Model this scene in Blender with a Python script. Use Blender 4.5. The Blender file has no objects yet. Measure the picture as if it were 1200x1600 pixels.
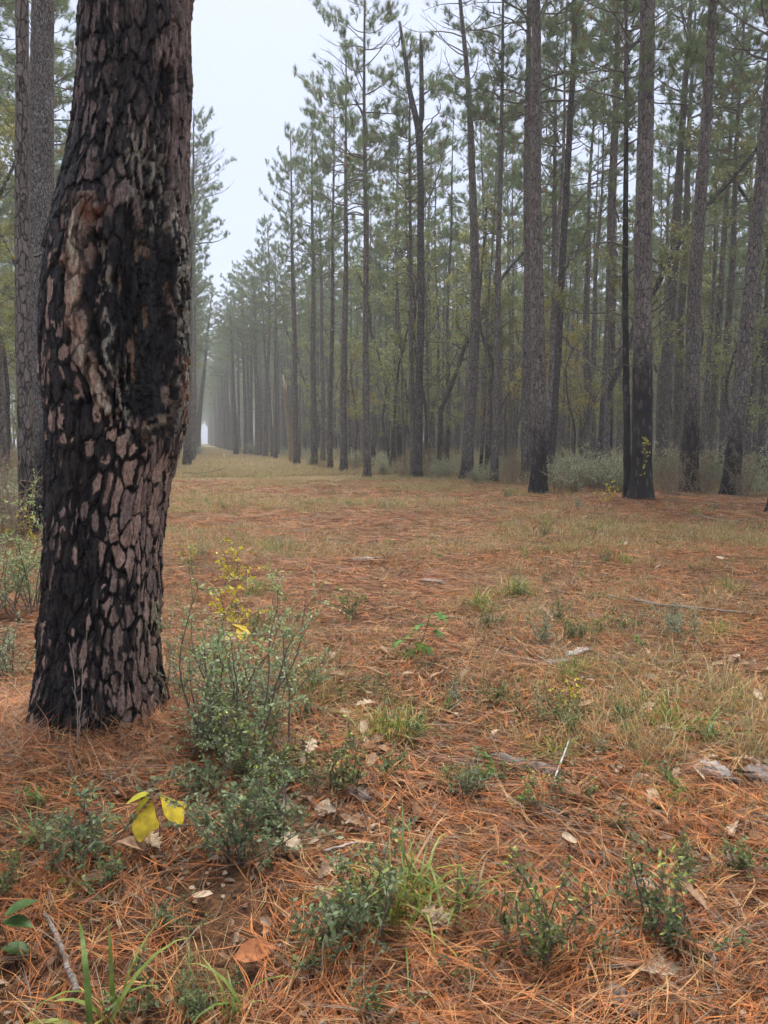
import bpy, math
import numpy as np

# ------------------------------------------------------------------ camera, world, sun, exposure
sc = bpy.context.scene
col = sc.collection
PITCH, YAW, CAMZ, FPX = math.radians(5.66), math.radians(14.3), 1.42, 1109.0
cd = bpy.data.cameras.new('camera')
cd.sensor_fit = 'VERTICAL'; cd.sensor_height = 36.0; cd.sensor_width = 27.0
cd.lens = FPX / 1600.0 * 36.0
cd.clip_start = 0.05; cd.clip_end = 3000.0
cam = bpy.data.objects.new('camera', cd); col.objects.link(cam)
cam.location = (0, 0, CAMZ); cam.rotation_euler = (math.pi / 2 - PITCH, 0, -YAW)
sc.camera = cam

SUN_EL, SUN_AZ = 68.0, 10.0          # azimuth clockwise from +Y: the pale disc is hidden in the overcast ahead
w = bpy.data.worlds.new('World'); sc.world = w; w.use_nodes = True
nt = w.node_tree; nt.nodes.clear()
sky = nt.nodes.new('ShaderNodeTexSky'); sky.sky_type = 'NISHITA'; sky.sun_disc = False
sky.sun_elevation = math.radians(SUN_EL); sky.sun_rotation = math.radians(SUN_AZ)
sky.air_density = 1.0; sky.dust_density = 4.0; sky.ozone_density = 1.0
mixw = nt.nodes.new('ShaderNodeMix'); mixw.data_type = 'RGBA'
mixw.inputs['Factor'].default_value = 0.92
mixw.inputs[7].default_value = (1.28, 1.42, 1.84, 1)      # closed cloud deck
bg = nt.nodes.new('ShaderNodeBackground'); bg.inputs['Strength'].default_value = 0.1
ow = nt.nodes.new('ShaderNodeOutputWorld')
nt.links.new(sky.outputs[0], mixw.inputs[6]); nt.links.new(mixw.outputs[2], bg.inputs['Color'])
nt.links.new(bg.outputs[0], ow.inputs['Surface'])

sl = bpy.data.lights.new('sun', 'SUN'); sl.energy = 1.5; sl.angle = math.radians(34); sl.color = (1.0, 0.97, 0.93)
so = bpy.data.objects.new('sun', sl); col.objects.link(so); so.location = (0, 0, 60)
so.rotation_euler = (math.radians(90 - SUN_EL), 0, math.radians(180 - SUN_AZ))

vs = sc.view_settings
vs.view_transform = 'Standard'; vs.look = 'None'; vs.exposure = 2.42; vs.gamma = 1.0; vs.use_curve_mapping = False
cy = sc.cycles
cy.max_bounces = 5; cy.diffuse_bounces = 3; cy.glossy_bounces = 2; cy.transmission_bounces = 3
cy.volume_bounces = 1; cy.transparent_max_bounces = 4
cy.use_denoising = True; cy.use_adaptive_sampling = True; cy.adaptive_threshold = 0.03; cy.adaptive_min_samples = 16
cy.sample_clamp_indirect = 4.0

# ------------------------------------------------------------------ helpers
RNG = np.random.default_rng(7)
FH = np.array([math.sin(YAW), math.cos(YAW), 0.0]); RT = np.array([math.cos(YAW), -math.sin(YAW), 0.0])
UPZ = np.array([0, 0, 1.0])
FW = FH * math.cos(PITCH) - UPZ * math.sin(PITCH); UP = FH * math.sin(PITCH) + UPZ * math.cos(PITCH)
CAM = np.array([0, 0, CAMZ])

def hash2(ix, iy, seed=0):
    h = (ix.astype(np.int64) * 374761393 + iy.astype(np.int64) * 668265263 + seed * 974634777) & 0xFFFFFFFF
    h = ((h ^ (h >> 13)) * 1274126177) & 0xFFFFFFFF
    h = ((h ^ (h >> 16)) * 2246822519) & 0xFFFFFFFF
    return ((h ^ (h >> 15)) & 0xFFFFFF) / float(0xFFFFFF)

def vnoise(x, y, seed=0):
    x = np.asarray(x, float); y = np.asarray(y, float)
    ix = np.floor(x); iy = np.floor(y); fx = x - ix; fy = y - iy
    fx = fx * fx * (3 - 2 * fx); fy = fy * fy * (3 - 2 * fy)
    ix = ix.astype(np.int64); iy = iy.astype(np.int64)
    a = hash2(ix, iy, seed); b = hash2(ix + 1, iy, seed); c = hash2(ix, iy + 1, seed); d = hash2(ix + 1, iy + 1, seed)
    return (a * (1 - fx) + b * fx) * (1 - fy) + (c * (1 - fx) + d * fx) * fy

def fbm(x, y, seed=0, oct=4):
    s = 0; a = 0.5; t = 0
    for o in range(oct):
        s = s + a * vnoise(np.asarray(x) * 2 ** o, np.asarray(y) * 2 ** o, seed + o * 17); t += a; a *= 0.5
    return s / t

def sstep(a, b, x):
    t = np.clip((x - a) / (b - a), 0, 1); return t * t * (3 - 2 * t)

def norm(v):
    return v / np.maximum(np.linalg.norm(v, axis=-1, keepdims=True), 1e-9)

HERO_XY = [0.0, 0.0]
def ground_z(x, y):
    x = np.asarray(x, float); y = np.asarray(y, float)
    r = np.hypot(x, y)
    z = 0.05 * np.sin(0.33 * x + 1.1) * np.cos(0.27 * y + 0.4) * sstep(3, 10, r)
    z = z + 0.07 * (fbm(x * 0.9, y * 0.9, 3, 3) - 0.5)
    z = z + 0.035 * (fbm(x * 3.7, y * 3.7, 9, 3) - 0.5)
    z = z + 0.25 * (fbm(x * 0.05, y * 0.05, 31, 3) - 0.5) * sstep(12, 60, r)
    d = np.hypot(x - HERO_XY[0], y - HERO_XY[1])
    z = z + 0.06 * np.exp(-(d / 0.62) ** 2)
    return z

def gz(x, y): return float(ground_z(x, y))

def ray(px, py):
    return FW + RT * (px - 600) / FPX - UP * (py - 800) / FPX

def G(px, py):
    """ground point under a pixel of the 1200 x 1600 photograph"""
    d = ray(px, py); z = 0.0
    for _ in range(6):
        t = (z - CAMZ) / d[2]; p = CAM + d * t; z = gz(p[0], p[1])
    return np.array([p[0], p[1], z])

def depth(p): return float(np.dot(np.asarray(p) - CAM, FW))
def atdepth(px, py, p):
    """point seen at a pixel, standing in the vertical plane through p that faces the viewer"""
    d = ray(px, py); t = np.dot(np.asarray(p) - CAM, FH) / np.dot(d, FH)
    return CAM + d * t
def project(P):
    P = np.asarray(P, float) - CAM
    z = P @ FW
    return 600 + FPX * (P @ RT) / z, 800 - FPX * (P @ UP) / z, z

class Acc:
    def __init__(s): s.V = []; s.C = []; s.T = []; s.Q = []; s.n = 0
    def add(s, V, tris=None, quads=None, c=(1, 1, 1)):
        V = np.asarray(V, float).reshape(-1, 3); m = len(V)
        c = np.asarray(c, float)
        if c.ndim == 1: c = np.tile(c, (m, 1))
        s.V.append(V); s.C.append(c)
        if tris is not None and len(tris): s.T.append(np.asarray(tris, np.int64) + s.n)
        if quads is not None and len(quads): s.Q.append(np.asarray(quads, np.int64) + s.n)
        s.n += m
    def mesh(s, name, mat, smooth=False):
        V = np.concatenate(s.V) if s.V else np.zeros((0, 3)); C = np.concatenate(s.C) if s.C else np.zeros((0, 3))
        T = np.concatenate(s.T) if s.T else None; Q = np.concatenate(s.Q) if s.Q else None
        return mesh_np(name, V, T, Q, C, mat, smooth)

def mesh_np(name, V, T, Q, C, mat, smooth=False):
    me = bpy.data.meshes.new(name)
    me.vertices.add(len(V)); me.vertices.foreach_set('co', np.ascontiguousarray(V, np.float32).ravel())
    li = []; ls = []; o = 0
    if T is not None and len(T):
        li.append(T.ravel()); ls.append(o + 3 * np.arange(len(T))); o += 3 * len(T)
    if Q is not None and len(Q):
        li.append(Q.ravel()); ls.append(o + 4 * np.arange(len(Q))); o += 4 * len(Q)
    if li:
        li = np.concatenate(li).astype(np.int32); ls = np.concatenate(ls).astype(np.int32)
        me.loops.add(len(li)); me.loops.foreach_set('vertex_index', li)
        me.polygons.add(len(ls)); me.polygons.foreach_set('loop_start', ls)
        if smooth: me.polygons.foreach_set('use_smooth', np.ones(len(ls), bool))
    if C is not None:
        a = me.color_attributes.new('Col', 'FLOAT_COLOR', 'POINT')
        C4 = np.ones((len(V), 4), np.float32); C4[:, :3] = C
        a.data.foreach_set('color', C4.ravel())
    me.update(calc_edges=True)
    if mat is not None: me.materials.append(mat)
    return me

def obj(name, me, parent=None, loc=(0, 0, 0), rot=(0, 0, 0), scale=1.0):
    o = bpy.data.objects.new(name, me); col.objects.link(o)
    o.location = loc; o.rotation_euler = rot
    o.scale = (scale,) * 3 if np.isscalar(scale) else scale
    if parent: o.parent = parent
    return o
def thing(name, label, cat, loc=(0, 0, 0), rot=(0, 0, 0), scale=1.0, group=None):
    o = bpy.data.objects.new(name, None); col.objects.link(o)
    o.location = loc; o.rotation_euler = rot; o.scale = (scale,) * 3
    o.empty_display_size = 0.1
    return tag(o, label, cat, group)
def tag(o, label, cat, group=None):
    o['label'] = label; o['category'] = cat
    if group: o['group'] = group
    return o

def stuff(o):
    o['kind'] = 'stuff'; return o

def tube(acc, pts, rad, sides=6, c=(1, 1, 1), cap=True):
    P = np.asarray(pts, float); k = len(P); rad = np.broadcast_to(np.asarray(rad, float), (k,))
    T = np.gradient(P, axis=0); T = norm(T)
    ref = np.array([0, 0, 1.0]) if abs(T[0, 2]) < 0.9 else np.array([1.0, 0, 0])
    A = norm(np.cross(T, ref)); B = np.cross(T, A)
    th = np.linspace(0, 2 * math.pi, sides, endpoint=False)
    V = P[:, None] + rad[:, None, None] * (np.cos(th)[None, :, None] * A[:, None] + np.sin(th)[None, :, None] * B[:, None])
    i = np.arange(k - 1)[:, None]; j = np.arange(sides)[None]; jn = (j + 1) % sides
    Q = np.stack([i * sides + j, i * sides + jn, (i + 1) * sides + jn, (i + 1) * sides + j], -1).reshape(-1, 4)
    cc = np.asarray(c, float)
    if cc.ndim == 2: cc = np.repeat(cc, sides, 0)
    tr = None
    if cap:
        tr = [[0, (q + 1) % sides, q] for q in range(1, sides - 1)]
        b = (k - 1) * sides
        tr += [[b, b + q, b + q + 1] for q in range(1, sides - 1)]
    acc.add(V.reshape(-1, 3), tr, Q, cc)

def basis(D):
    ref = np.where(np.abs(D[:, 2:3]) < 0.9, np.array([[0, 0, 1.0]]), np.array([[1.0, 0, 0]]))
    A = norm(np.cross(D, ref)); return A, np.cross(D, A)

def leaves(acc, P, D, N, L, W, c, fold=0.25, full=True, curl=0.0):
    """many ovate leaves: P base, D direction, N face normal, L length, W width"""
    n = len(P); D = norm(D); S = norm(np.cross(D, N)); N = np.cross(S, D)
    L = np.broadcast_to(np.asarray(L, float), (n,))[:, None]; W = np.broadcast_to(np.asarray(W, float), (n,))[:, None]
    c = np.asarray(c, float); c = np.tile(c, (n, 1)) if c.ndim == 1 else c
    up = N * (W * fold)
    tip = P + D * L - N * (L * curl)
    if full:
        l1 = P + D * L * 0.28 + S * W * 0.46 + up; l2 = P + D * L * 0.68 + S * W * 0.42 + up * 0.8 - N * L * curl * .4
        r1 = P + D * L * 0.28 - S * W * 0.46 + up; r2 = P + D * L * 0.68 - S * W * 0.42 + up * 0.8 - N * L * curl * .4
        V = np.stack([P, l1, l2, tip, r2, r1], 1).reshape(-1, 3); b = np.arange(n)[:, None] * 6
        Q = np.concatenate([b + np.array([[0, 1, 2, 3]]), b + np.array([[0, 3, 4, 5]])])
        acc.add(V, None, Q, np.repeat(c, 6, 0))
    else:
        l1 = P + D * L * 0.45 + S * W * 0.5 + up; r1 = P + D * L * 0.45 - S * W * 0.5 + up
        V = np.stack([P, l1, tip, r1], 1).reshape(-1, 3); b = np.arange(n)[:, None] * 4
        T = np.concatenate([b + np.array([[0, 1, 2]]), b + np.array([[0, 2, 3]])])
        acc.add(V, T, None, np.repeat(c, 4, 0))

def blades(acc, P, az, L, W, lean, droop, c0, c1, segs=5, rng=RNG):
    """grass blades: strips that rise, lean by `lean` (rad from vertical) and droop over"""
    n = len(P); t = np.linspace(0, 1, segs + 1)
    L = np.broadcast_to(L, (n,)); W = np.broadcast_to(W, (n,)); lean = np.broadcast_to(lean, (n,)); droop = np.broadcast_to(droop, (n,))
    ang = lean[:, None] + droop[:, None] * t[None] ** 1.5
    ds = L[:, None] / segs
    h = np.concatenate([np.zeros((n, 1)), np.cumsum(np.sin(ang[:, 1:]) * ds, 1)], 1)
    v = np.concatenate([np.zeros((n, 1)), np.cumsum(np.cos(ang[:, 1:]) * ds, 1)], 1)
    H = np.stack([np.cos(az), np.sin(az), np.zeros(n)], -1); S = np.stack([-np.sin(az), np.cos(az), np.zeros(n)], -1)
    cen = P[:, None] + H[:, None] * h[..., None] + np.array([0, 0, 1.0]) * v[..., None]
    wv = W[:, None] * (1 - t[None] ** 2.2 * 0.93) * (0.6 + 0.4 * np.minimum(1, t * 4)[None])
    Vl = cen + S[:, None] * wv[..., None] * 0.5; Vr = cen - S[:, None] * wv[..., None] * 0.5
    V = np.stack([Vl, Vr], 2).reshape(-1, 3)
    b = (np.arange(n) * (segs + 1) * 2)[:, None, None]; i = (np.arange(segs) * 2)[None, :, None]
    Q = (b + i + np.array([0, 1, 3, 2])[None, None]).reshape(-1, 4)
    c0 = np.asarray(c0, float); c1 = np.asarray(c1, float)
    if c0.ndim == 1: c0 = np.tile(c0, (n, 1))
    if c1.ndim == 1: c1 = np.tile(c1, (n, 1))
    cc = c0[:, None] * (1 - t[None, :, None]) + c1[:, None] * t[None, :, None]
    acc.add(V, None, Q, np.repeat(cc.reshape(-1, 3), 2, 0))

# ------------------------------------------------------------------ materials
def newmat(name):
    m = bpy.data.materials.new(name); m.use_nodes = True
    n = m.node_tree; n.nodes.clear(); return m, n
def N_(n, t, **k):
    x = n.nodes.new(t)
    for a, b in k.items(): setattr(x, a, b)
    return x
def mathn(n, op, a, b=None, c=None):
    x = N_(n, 'ShaderNodeMath', operation=op)
    for i, v in enumerate((a, b, c)):
        if v is None: continue
        if hasattr(v, 'links'): n.links.new(v, x.inputs[i])
        else: x.inputs[i].default_value = v
    return x.outputs[0]
def mixc(n, f, a, b, blend='MIX'):
    x = N_(n, 'ShaderNodeMix', data_type='RGBA', blend_type=blend)
    for i, v in ((0, f), (6, a), (7, b)):
        if hasattr(v, 'links'): n.links.new(v, x.inputs[i])
        elif i == 0: x.inputs[0].default_value = v
        else: x.inputs[i].default_value = tuple(v) + (1,)
    return x.outputs[2]
def noise(n, vec, scale, detail=3, rough=0.55):
    x = N_(n, 'ShaderNodeTexNoise'); x.inputs['Scale'].default_value = scale
    x.inputs['Detail'].default_value = detail; x.inputs['Roughness'].default_value = rough
    if vec is not None: n.links.new(vec, x.inputs['Vector'])
    return x.outputs['Fac']
def maprange(n, v, a, b, c=0.0, d=1.0, smooth=True):
    x = N_(n, 'ShaderNodeMapRange'); x.interpolation_type = 'SMOOTHSTEP' if smooth else 'LINEAR'
    n.links.new(v, x.inputs[0])
    for i, q in ((1, a), (2, b), (3, c), (4, d)):
        if hasattr(q, 'links'): n.links.new(q, x.inputs[i])
        else: x.inputs[i].default_value = q
    return x.outputs[0]
def scalevec(n, vec, s):
    x = N_(n, 'ShaderNodeVectorMath', operation='MULTIPLY'); n.links.new(vec, x.inputs[0]); x.inputs[1].default_value = s
    return x.outputs[0]
def attr(n, name='Col'):
    return N_(n, 'ShaderNodeAttribute', attribute_name=name).outputs['Color']
def out(n, shader):
    o = N_(n, 'ShaderNodeOutputMaterial'); n.links.new(shader, o.inputs['Surface'])
def bsdf(n, colr, rough=0.8, spec=0.3, bump=None, bs=0.4, bd=0.02):
    b = N_(n, 'ShaderNodeBsdfPrincipled')
    if hasattr(colr, 'links'): n.links.new(colr, b.inputs['Base Color'])
    else: b.inputs['Base Color'].default_value = tuple(colr) + (1,)
    if hasattr(rough, 'links'): n.links.new(rough, b.inputs['Roughness'])
    else: b.inputs['Roughness'].default_value = rough
    b.inputs['Specular IOR Level'].default_value = spec
    if bump is not None:
        u = N_(n, 'ShaderNodeBump'); u.inputs['Strength'].default_value = bs; u.inputs['Distance'].default_value = bd
        n.links.new(bump, u.inputs['Height']); n.links.new(u.outputs[0], b.inputs['Normal'])
    return b.outputs[0]

def foliage_mat(name, transl=0.35, rough=0.5, spec=0.35, nscale=25, var=0.35, patch=None):
    m, n = newmat(name)
    pos = N_(n, 'ShaderNodeNewGeometry').outputs['Position']
    c = attr(n)
    f = noise(n, pos, nscale, 2)
    f = maprange(n, f, 0.25, 0.75, 1 - var, 1 + var)
    comb = N_(n, 'ShaderNodeCombineColor'); [n.links.new(f, comb.inputs[i]) for i in range(3)]
    c = mixc(n, 1.0, c, comb.outputs[0], 'MULTIPLY')
    if patch:
        g = maprange(n, noise(n, pos, patch[0], 3), patch[1], patch[2])
        c = mixc(n, g, c, mixc(n, 1.0, c, patch[3], 'MULTIPLY'))
    b = bsdf(n, c, rough, spec)
    t = N_(n, 'ShaderNodeBsdfTranslucent'); n.links.new(c, t.inputs['Color'])
    mx = N_(n, 'ShaderNodeMixShader'); mx.inputs[0].default_value = transl
    n.links.new(b, mx.inputs[1]); n.links.new(t.outputs[0], mx.inputs[2]); out(n, mx.outputs[0])
    return m

M = {}
M['leaf'] = foliage_mat('leaf', 0.42, 0.45, 0.3)
M['needle'] = foliage_mat('pine_needle', 0.4, 0.5, 0.3, 3.0, 0.3)
M['grass'] = foliage_mat('grass_blade', 0.35, 0.5, 0.3)
M['dry'] = foliage_mat('dry_leaf', 0.15, 0.85, 0.08, 60, 0.3)
M['straw'] = foliage_mat('pine_straw', 0.12, 0.55, 0.3, 14, 0.3, patch=(1.1, 0.42, 0.68, (0.74, 0.72, 0.74)))

def bark_mat(name, plate, plate2, crack, sxy=15.0, sz=0.36, bump=0.9, bd=0.03, moss=None, char=True, crackw=0.09):
    m, n = newmat(name)
    tc = N_(n, 'ShaderNodeTexCoord').outputs['Object']
    oi = N_(n, 'ShaderNodeObjectInfo')
    off = N_(n, 'ShaderNodeVectorMath', operation='ADD'); n.links.new(tc, off.inputs[0])
    rnd = mathn(n, 'MULTIPLY', oi.outputs['Random'], 57.0); cmb = N_(n, 'ShaderNodeCombineXYZ'); n.links.new(rnd, cmb.inputs[2])
    n.links.new(cmb.outputs[0], off.inputs[1])
    v = scalevec(n, off.outputs[0], (1, 1, sz))
    wob = N_(n, 'ShaderNodeTexNoise'); wob.inputs['Scale'].default_value = 9; wob.inputs['Detail'].default_value = 2; n.links.new(v, wob.inputs['Vector'])
    wv = N_(n, 'ShaderNodeVectorMath', operation='MULTIPLY_ADD'); n.links.new(wob.outputs['Color'], wv.inputs[0])
    wv.inputs[1].default_value = (0.09, 0.09, 0.09); n.links.new(v, wv.inputs[2])
    ve = N_(n, 'ShaderNodeTexVoronoi', feature='DISTANCE_TO_EDGE'); ve.inputs['Scale'].default_value = sxy; n.links.new(wv.outputs[0], ve.inputs['Vector'])
    vc = N_(n, 'ShaderNodeTexVoronoi', feature='F1'); vc.inputs['Scale'].default_value = sxy; n.links.new(wv.outputs[0], vc.inputs['Vector'])
    sep = N_(n, 'ShaderNodeSeparateColor'); n.links.new(vc.outputs['Color'], sep.inputs[0])
    e = maprange(n, ve.outputs['Distance'], 0.0, crackw * 2)
    fine = noise(n, scalevec(n, off.outputs[0], (1, 1, 0.25)), 60, 4, 0.65)
    c = mixc(n, sep.outputs[0], plate, plate2)
    fm = maprange(n, fine, 0.2, 0.8, 0.55, 1.4)
    cb = N_(n, 'ShaderNodeCombineColor'); [n.links.new(fm, cb.inputs[i]) for i in range(3)]
    c = mixc(n, 1.0, c, cb.outputs[0], 'MULTIPLY')
    if moss:
        g = maprange(n, noise(n, off.outputs[0], 3.0, 5, 0.7), moss[1], moss[1] + 0.12)
        c = mixc(n, g, c, moss[0])
    c = mixc(n, e, crack, c)
    if char:
        ch = N_(n, 'ShaderNodeAttribute', attribute_name='char_h'); ch.attribute_type = 'OBJECT'
        s3 = N_(n, 'ShaderNodeSeparateXYZ'); n.links.new(tc, s3.inputs[0])
        nn = noise(n, scalevec(n, off.outputs[0], (1, 1, 0.45)), 7.0, 5, 0.75)
        zz = mathn(n, 'ADD', s3.outputs[2], mathn(n, 'MULTIPLY', mathn(n, 'SUBTRACT', nn, 0.5), 3.8))
        d = mathn(n, 'SUBTRACT', ch.outputs['Fac'], zz)
        f = maprange(n, d, -0.7, 1.1, 0.0, 0.92)
        flake = maprange(n, sep.outputs[1], 0.84, 0.90, 1.0, 0.62)
        f = mathn(n, 'MULTIPLY', f, flake)
        c = mixc(n, f, c, (0.014, 0.0125, 0.013))
    h = mathn(n, 'ADD', e, mathn(n, 'MULTIPLY', fine, 0.6))
    h = mathn(n, 'ADD', h, mathn(n, 'MULTIPLY', sep.outputs[2], 0.5))
    out(n, bsdf(n, c, 0.9, 0.15, h, bump, bd)); return m

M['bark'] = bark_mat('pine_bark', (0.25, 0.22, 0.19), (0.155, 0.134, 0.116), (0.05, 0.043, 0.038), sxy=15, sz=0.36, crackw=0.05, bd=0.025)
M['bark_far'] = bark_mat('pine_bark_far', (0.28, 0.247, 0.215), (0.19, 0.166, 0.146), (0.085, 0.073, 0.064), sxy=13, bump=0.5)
M['oak'] = bark_mat('grey_oak_bark', (0.36, 0.335, 0.30), (0.25, 0.23, 0.205), (0.07, 0.062, 0.055), sxy=55.0, sz=0.25, bump=1.0, bd=0.02, moss=((0.46, 0.47, 0.43), 0.56), char=True)
M['darkbark'] = bark_mat('dark_bark', (0.17, 0.148, 0.132), (0.11, 0.097, 0.088), (0.04, 0.035, 0.032), sxy=18, char=False, moss=((0.13, 0.13, 0.10), 0.64))
M['twig'] = (lambda: (lambda m, n: (out(n, bsdf(n, mixc(n, 1.0, attr(n), mixc(n, noise(n, N_(n, 'ShaderNodeNewGeometry').outputs['Position'], 40, 3), (0.6, 0.6, 0.6), (1.35, 1.35, 1.35)), 'MULTIPLY'), 0.85, 0.2)), m)[1])(*newmat('twig')))()

def wood_mat():
    m, n = newmat('weathered_wood')
    tc = N_(n, 'ShaderNodeTexCoord').outputs['Object']
    f = noise(n, scalevec(n, tc, (3, 60, 60)), 2.0, 5, 0.65)
    c = mixc(n, maprange(n, f, 0.3, 0.7), (0.5, 0.5, 0.5), (1.25, 1.25, 1.25))
    c = mixc(n, 1.0, attr(n), c, 'MULTIPLY')
    g = maprange(n, noise(n, tc, 12, 4), 0.55, 0.7)
    c = mixc(n, g, c, (0.09, 0.07, 0.055))
    out(n, bsdf(n, c, 0.9, 0.15, f, 0.7, 0.01)); return m
M['wood'] = wood_mat()

def hero_mat():
    m, n = newmat('charred_pine_bark')
    tc = N_(n, 'ShaderNodeTexCoord').outputs['Object']
    c = attr(n)
    f = noise(n, scalevec(n, tc, (1, 1, 0.35)), 95, 5, 0.7)
    k = maprange(n, f, 0.22, 0.78, 0.45, 1.5)
    cb = N_(n, 'ShaderNodeCombineColor'); [n.links.new(k, cb.inputs[i]) for i in range(3)]
    c = mixc(n, 1.0, c, cb.outputs[0], 'MULTIPLY')
    sp = N_(n, 'ShaderNodeSeparateColor'); n.links.new(attr(n), sp.inputs[0])
    rough = maprange(n, sp.outputs[0], 0.01, 0.12, 0.48, 0.9)
    h = mathn(n, 'ADD', f, mathn(n, 'MULTIPLY', noise(n, scalevec(n, tc, (1, 1, 0.5)), 260, 3, 0.6), 0.5))
    out(n, bsdf(n, c, rough, 0.3, h, 1.0, 0.02)); return m
M['hero'] = hero_mat()

def ground_mat():
    m, n = newmat('forest_floor')
    pos = N_(n, 'ShaderNodeNewGeometry').outputs['Position']
    fine = noise(n, pos, 42, 5, 0.75)
    streak = noise(n, scalevec(n, pos, (1.0, 1.0, 1)), 160, 3, 0.7)
    c = mixc(n, maprange(n, fine, 0.3, 0.72), (0.032, 0.019, 0.012), (0.21, 0.098, 0.042))
    c = mixc(n, maprange(n, streak, 0.55, 0.75, 0, 0.6), c, (0.40, 0.22, 0.11))
    # greyish leaf litter and grassy ochre patches
    a = maprange(n, noise(n, pos, 0.55, 5, 0.65), 0.50, 0.66, 0, 0.55)
    c = mixc(n, a, c, mixc(n, maprange(n, fine, 0.35, 0.65), (0.14, 0.11, 0.06), (0.33, 0.27, 0.14)))
    b = maprange(n, noise(n, pos, 5.5, 4, 0.7), 0.58, 0.72, 0, 0.6)
    c = mixc(n, b, c, (0.07, 0.05, 0.04))
    # far down the lane the straw gives way to ochre grass
    s = N_(n, 'ShaderNodeSeparateXYZ'); n.links.new(pos, s.inputs[0])
    far = maprange(n, s.outputs[1], 12, 45, 0, 0.62)
    c = mixc(n, far, c, mixc(n, maprange(n, fine, 0.3, 0.7), (0.18, 0.15, 0.07), (0.35, 0.285, 0.14)))
    wood = maprange(n, s.outputs[0], 9.0, 14.0, 0, 0.6)
    c = mixc(n, wood, c, mixc(n, maprange(n, fine, 0.3, 0.7), (0.09, 0.07, 0.042), (0.24, 0.18, 0.10)))
    out(n, bsdf(n, c, 0.92, 0.15, mathn(n, 'ADD', fine, streak), 0.8, 0.02)); return m
M['ground'] = ground_mat()

# ------------------------------------------------------------------ geometry-node scattering for uncountable stuff
def scatter(name, label, cat, src_meshes, pts, idx, rot, scl):
    cc = bpy.data.collections.new(name + '_source')
    for i, me in enumerate(src_meshes):
        o = bpy.data.objects.new('%s_clump_%02d' % (name, i), me); cc.objects.link(o)
    me = bpy.data.meshes.new(name); n = len(pts)
    me.vertices.add(n); me.vertices.foreach_set('co', np.asarray(pts, np.float32).ravel())
    a = me.attributes.new('idx', 'INT', 'POINT'); a.data.foreach_set('value', np.asarray(idx, np.int32))
    a = me.attributes.new('rot', 'FLOAT_VECTOR', 'POINT'); a.data.foreach_set('vector', np.asarray(rot, np.float32).ravel())
    a = me.attributes.new('scl', 'FLOAT', 'POINT'); a.data.foreach_set('value', np.asarray(scl, np.float32))
    me.update()
    ng = bpy.data.node_groups.new(name + '_scatter', 'GeometryNodeTree')
    ng.interface.new_socket(name='Geometry', in_out='INPUT', socket_type='NodeSocketGeometry')
    ng.interface.new_socket(name='Geometry', in_out='OUTPUT', socket_type='NodeSocketGeometry')
    gi = ng.nodes.new('NodeGroupInput'); go = ng.nodes.new('NodeGroupOutput')
    ci = ng.nodes.new('GeometryNodeCollectionInfo'); ci.inputs['Collection'].default_value = cc
    ci.inputs['Separate Children'].default_value = True; ci.inputs['Reset Children'].default_value = True
    iop = ng.nodes.new('GeometryNodeInstanceOnPoints'); iop.inputs['Pick Instance'].default_value = True
    def na(nm, t):
        x = ng.nodes.new('GeometryNodeInputNamedAttribute'); x.data_type = t; x.inputs['Name'].default_value = nm
        return [s for s in x.outputs if s.enabled and s.name == 'Attribute'][0]
    ng.links.new(gi.outputs[0], iop.inputs['Points']); ng.links.new(ci.outputs[0], iop.inputs['Instance'])
    ng.links.new(na('idx', 'INT'), iop.inputs['Instance Index'])
    e2r = ng.nodes.new('FunctionNodeEulerToRotation'); ng.links.new(na('rot', 'FLOAT_VECTOR'), e2r.inputs[0])
    ng.links.new(e2r.outputs[0], iop.inputs['Rotation'])
    ng.links.new(na('scl', 'FLOAT'), iop.inputs['Scale'])
    ng.links.new(iop.outputs[0], go.inputs[0])
    o = obj(name, me); md = o.modifiers.new('scatter', 'NODES'); md.node_group = ng
    o['kind'] = 'stuff'; tag(o, label, cat)
    return o

def in_view(x, y, margin=0.0, zt=0.0):
    """roughly inside the field of view seen from above, with a margin in metres"""
    r = x * RT[0] + y * RT[1]; f = x * FH[0] + y * FH[1]
    return (f > -0.5) & (np.abs(r) < f * 0.56 + margin)
# ------------------------------------------------------------------ the burnt pine's stem, measured first because the ground swells at its foot
HY = np.array([-60, 0, 100, 170, 240, 300, 350, 400, 500, 580, 640, 700, 740, 780, 860, 940, 1000, 1060, 1100, 1150.])
HL = np.array([120, 118, 114, 109, 96, 80, 68, 61, 54, 57, 62, 63, 64, 64, 62, 59, 55, 51, 46, 40.])
HR = np.array([303, 302, 303, 301, 300, 300, 300, 302, 298, 298, 295, 287, 276, 268, 259, 258, 257, 256, 260, 268.])
HD = 3.80
def hero_row(y):
    l, r = np.interp(y, HY, HL), np.interp(y, HY, HR)
    dl, dr, dm = ray(l, y), ray(r, y), ray((l + r) / 2, y)
    bl, br = math.atan2(dl[0], dl[1]), math.atan2(dr[0], dr[1])
    b = (bl + br) / 2; rad = HD * math.sin((br - bl) / 2)
    z = CAMZ + (HD - rad * 0.5) * dm[2] / math.hypot(dm[0], dm[1])
    return z, HD * math.sin(b), HD * math.cos(b), rad
_ys = np.linspace(-60, 1150, 120)
_rows = np.array([hero_row(y) for y in _ys])      # z, cx, cy, r, falling z
HB = _rows[-6]
HERO_XY[0], HERO_XY[1] = float(HB[1]), float(HB[2])

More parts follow.
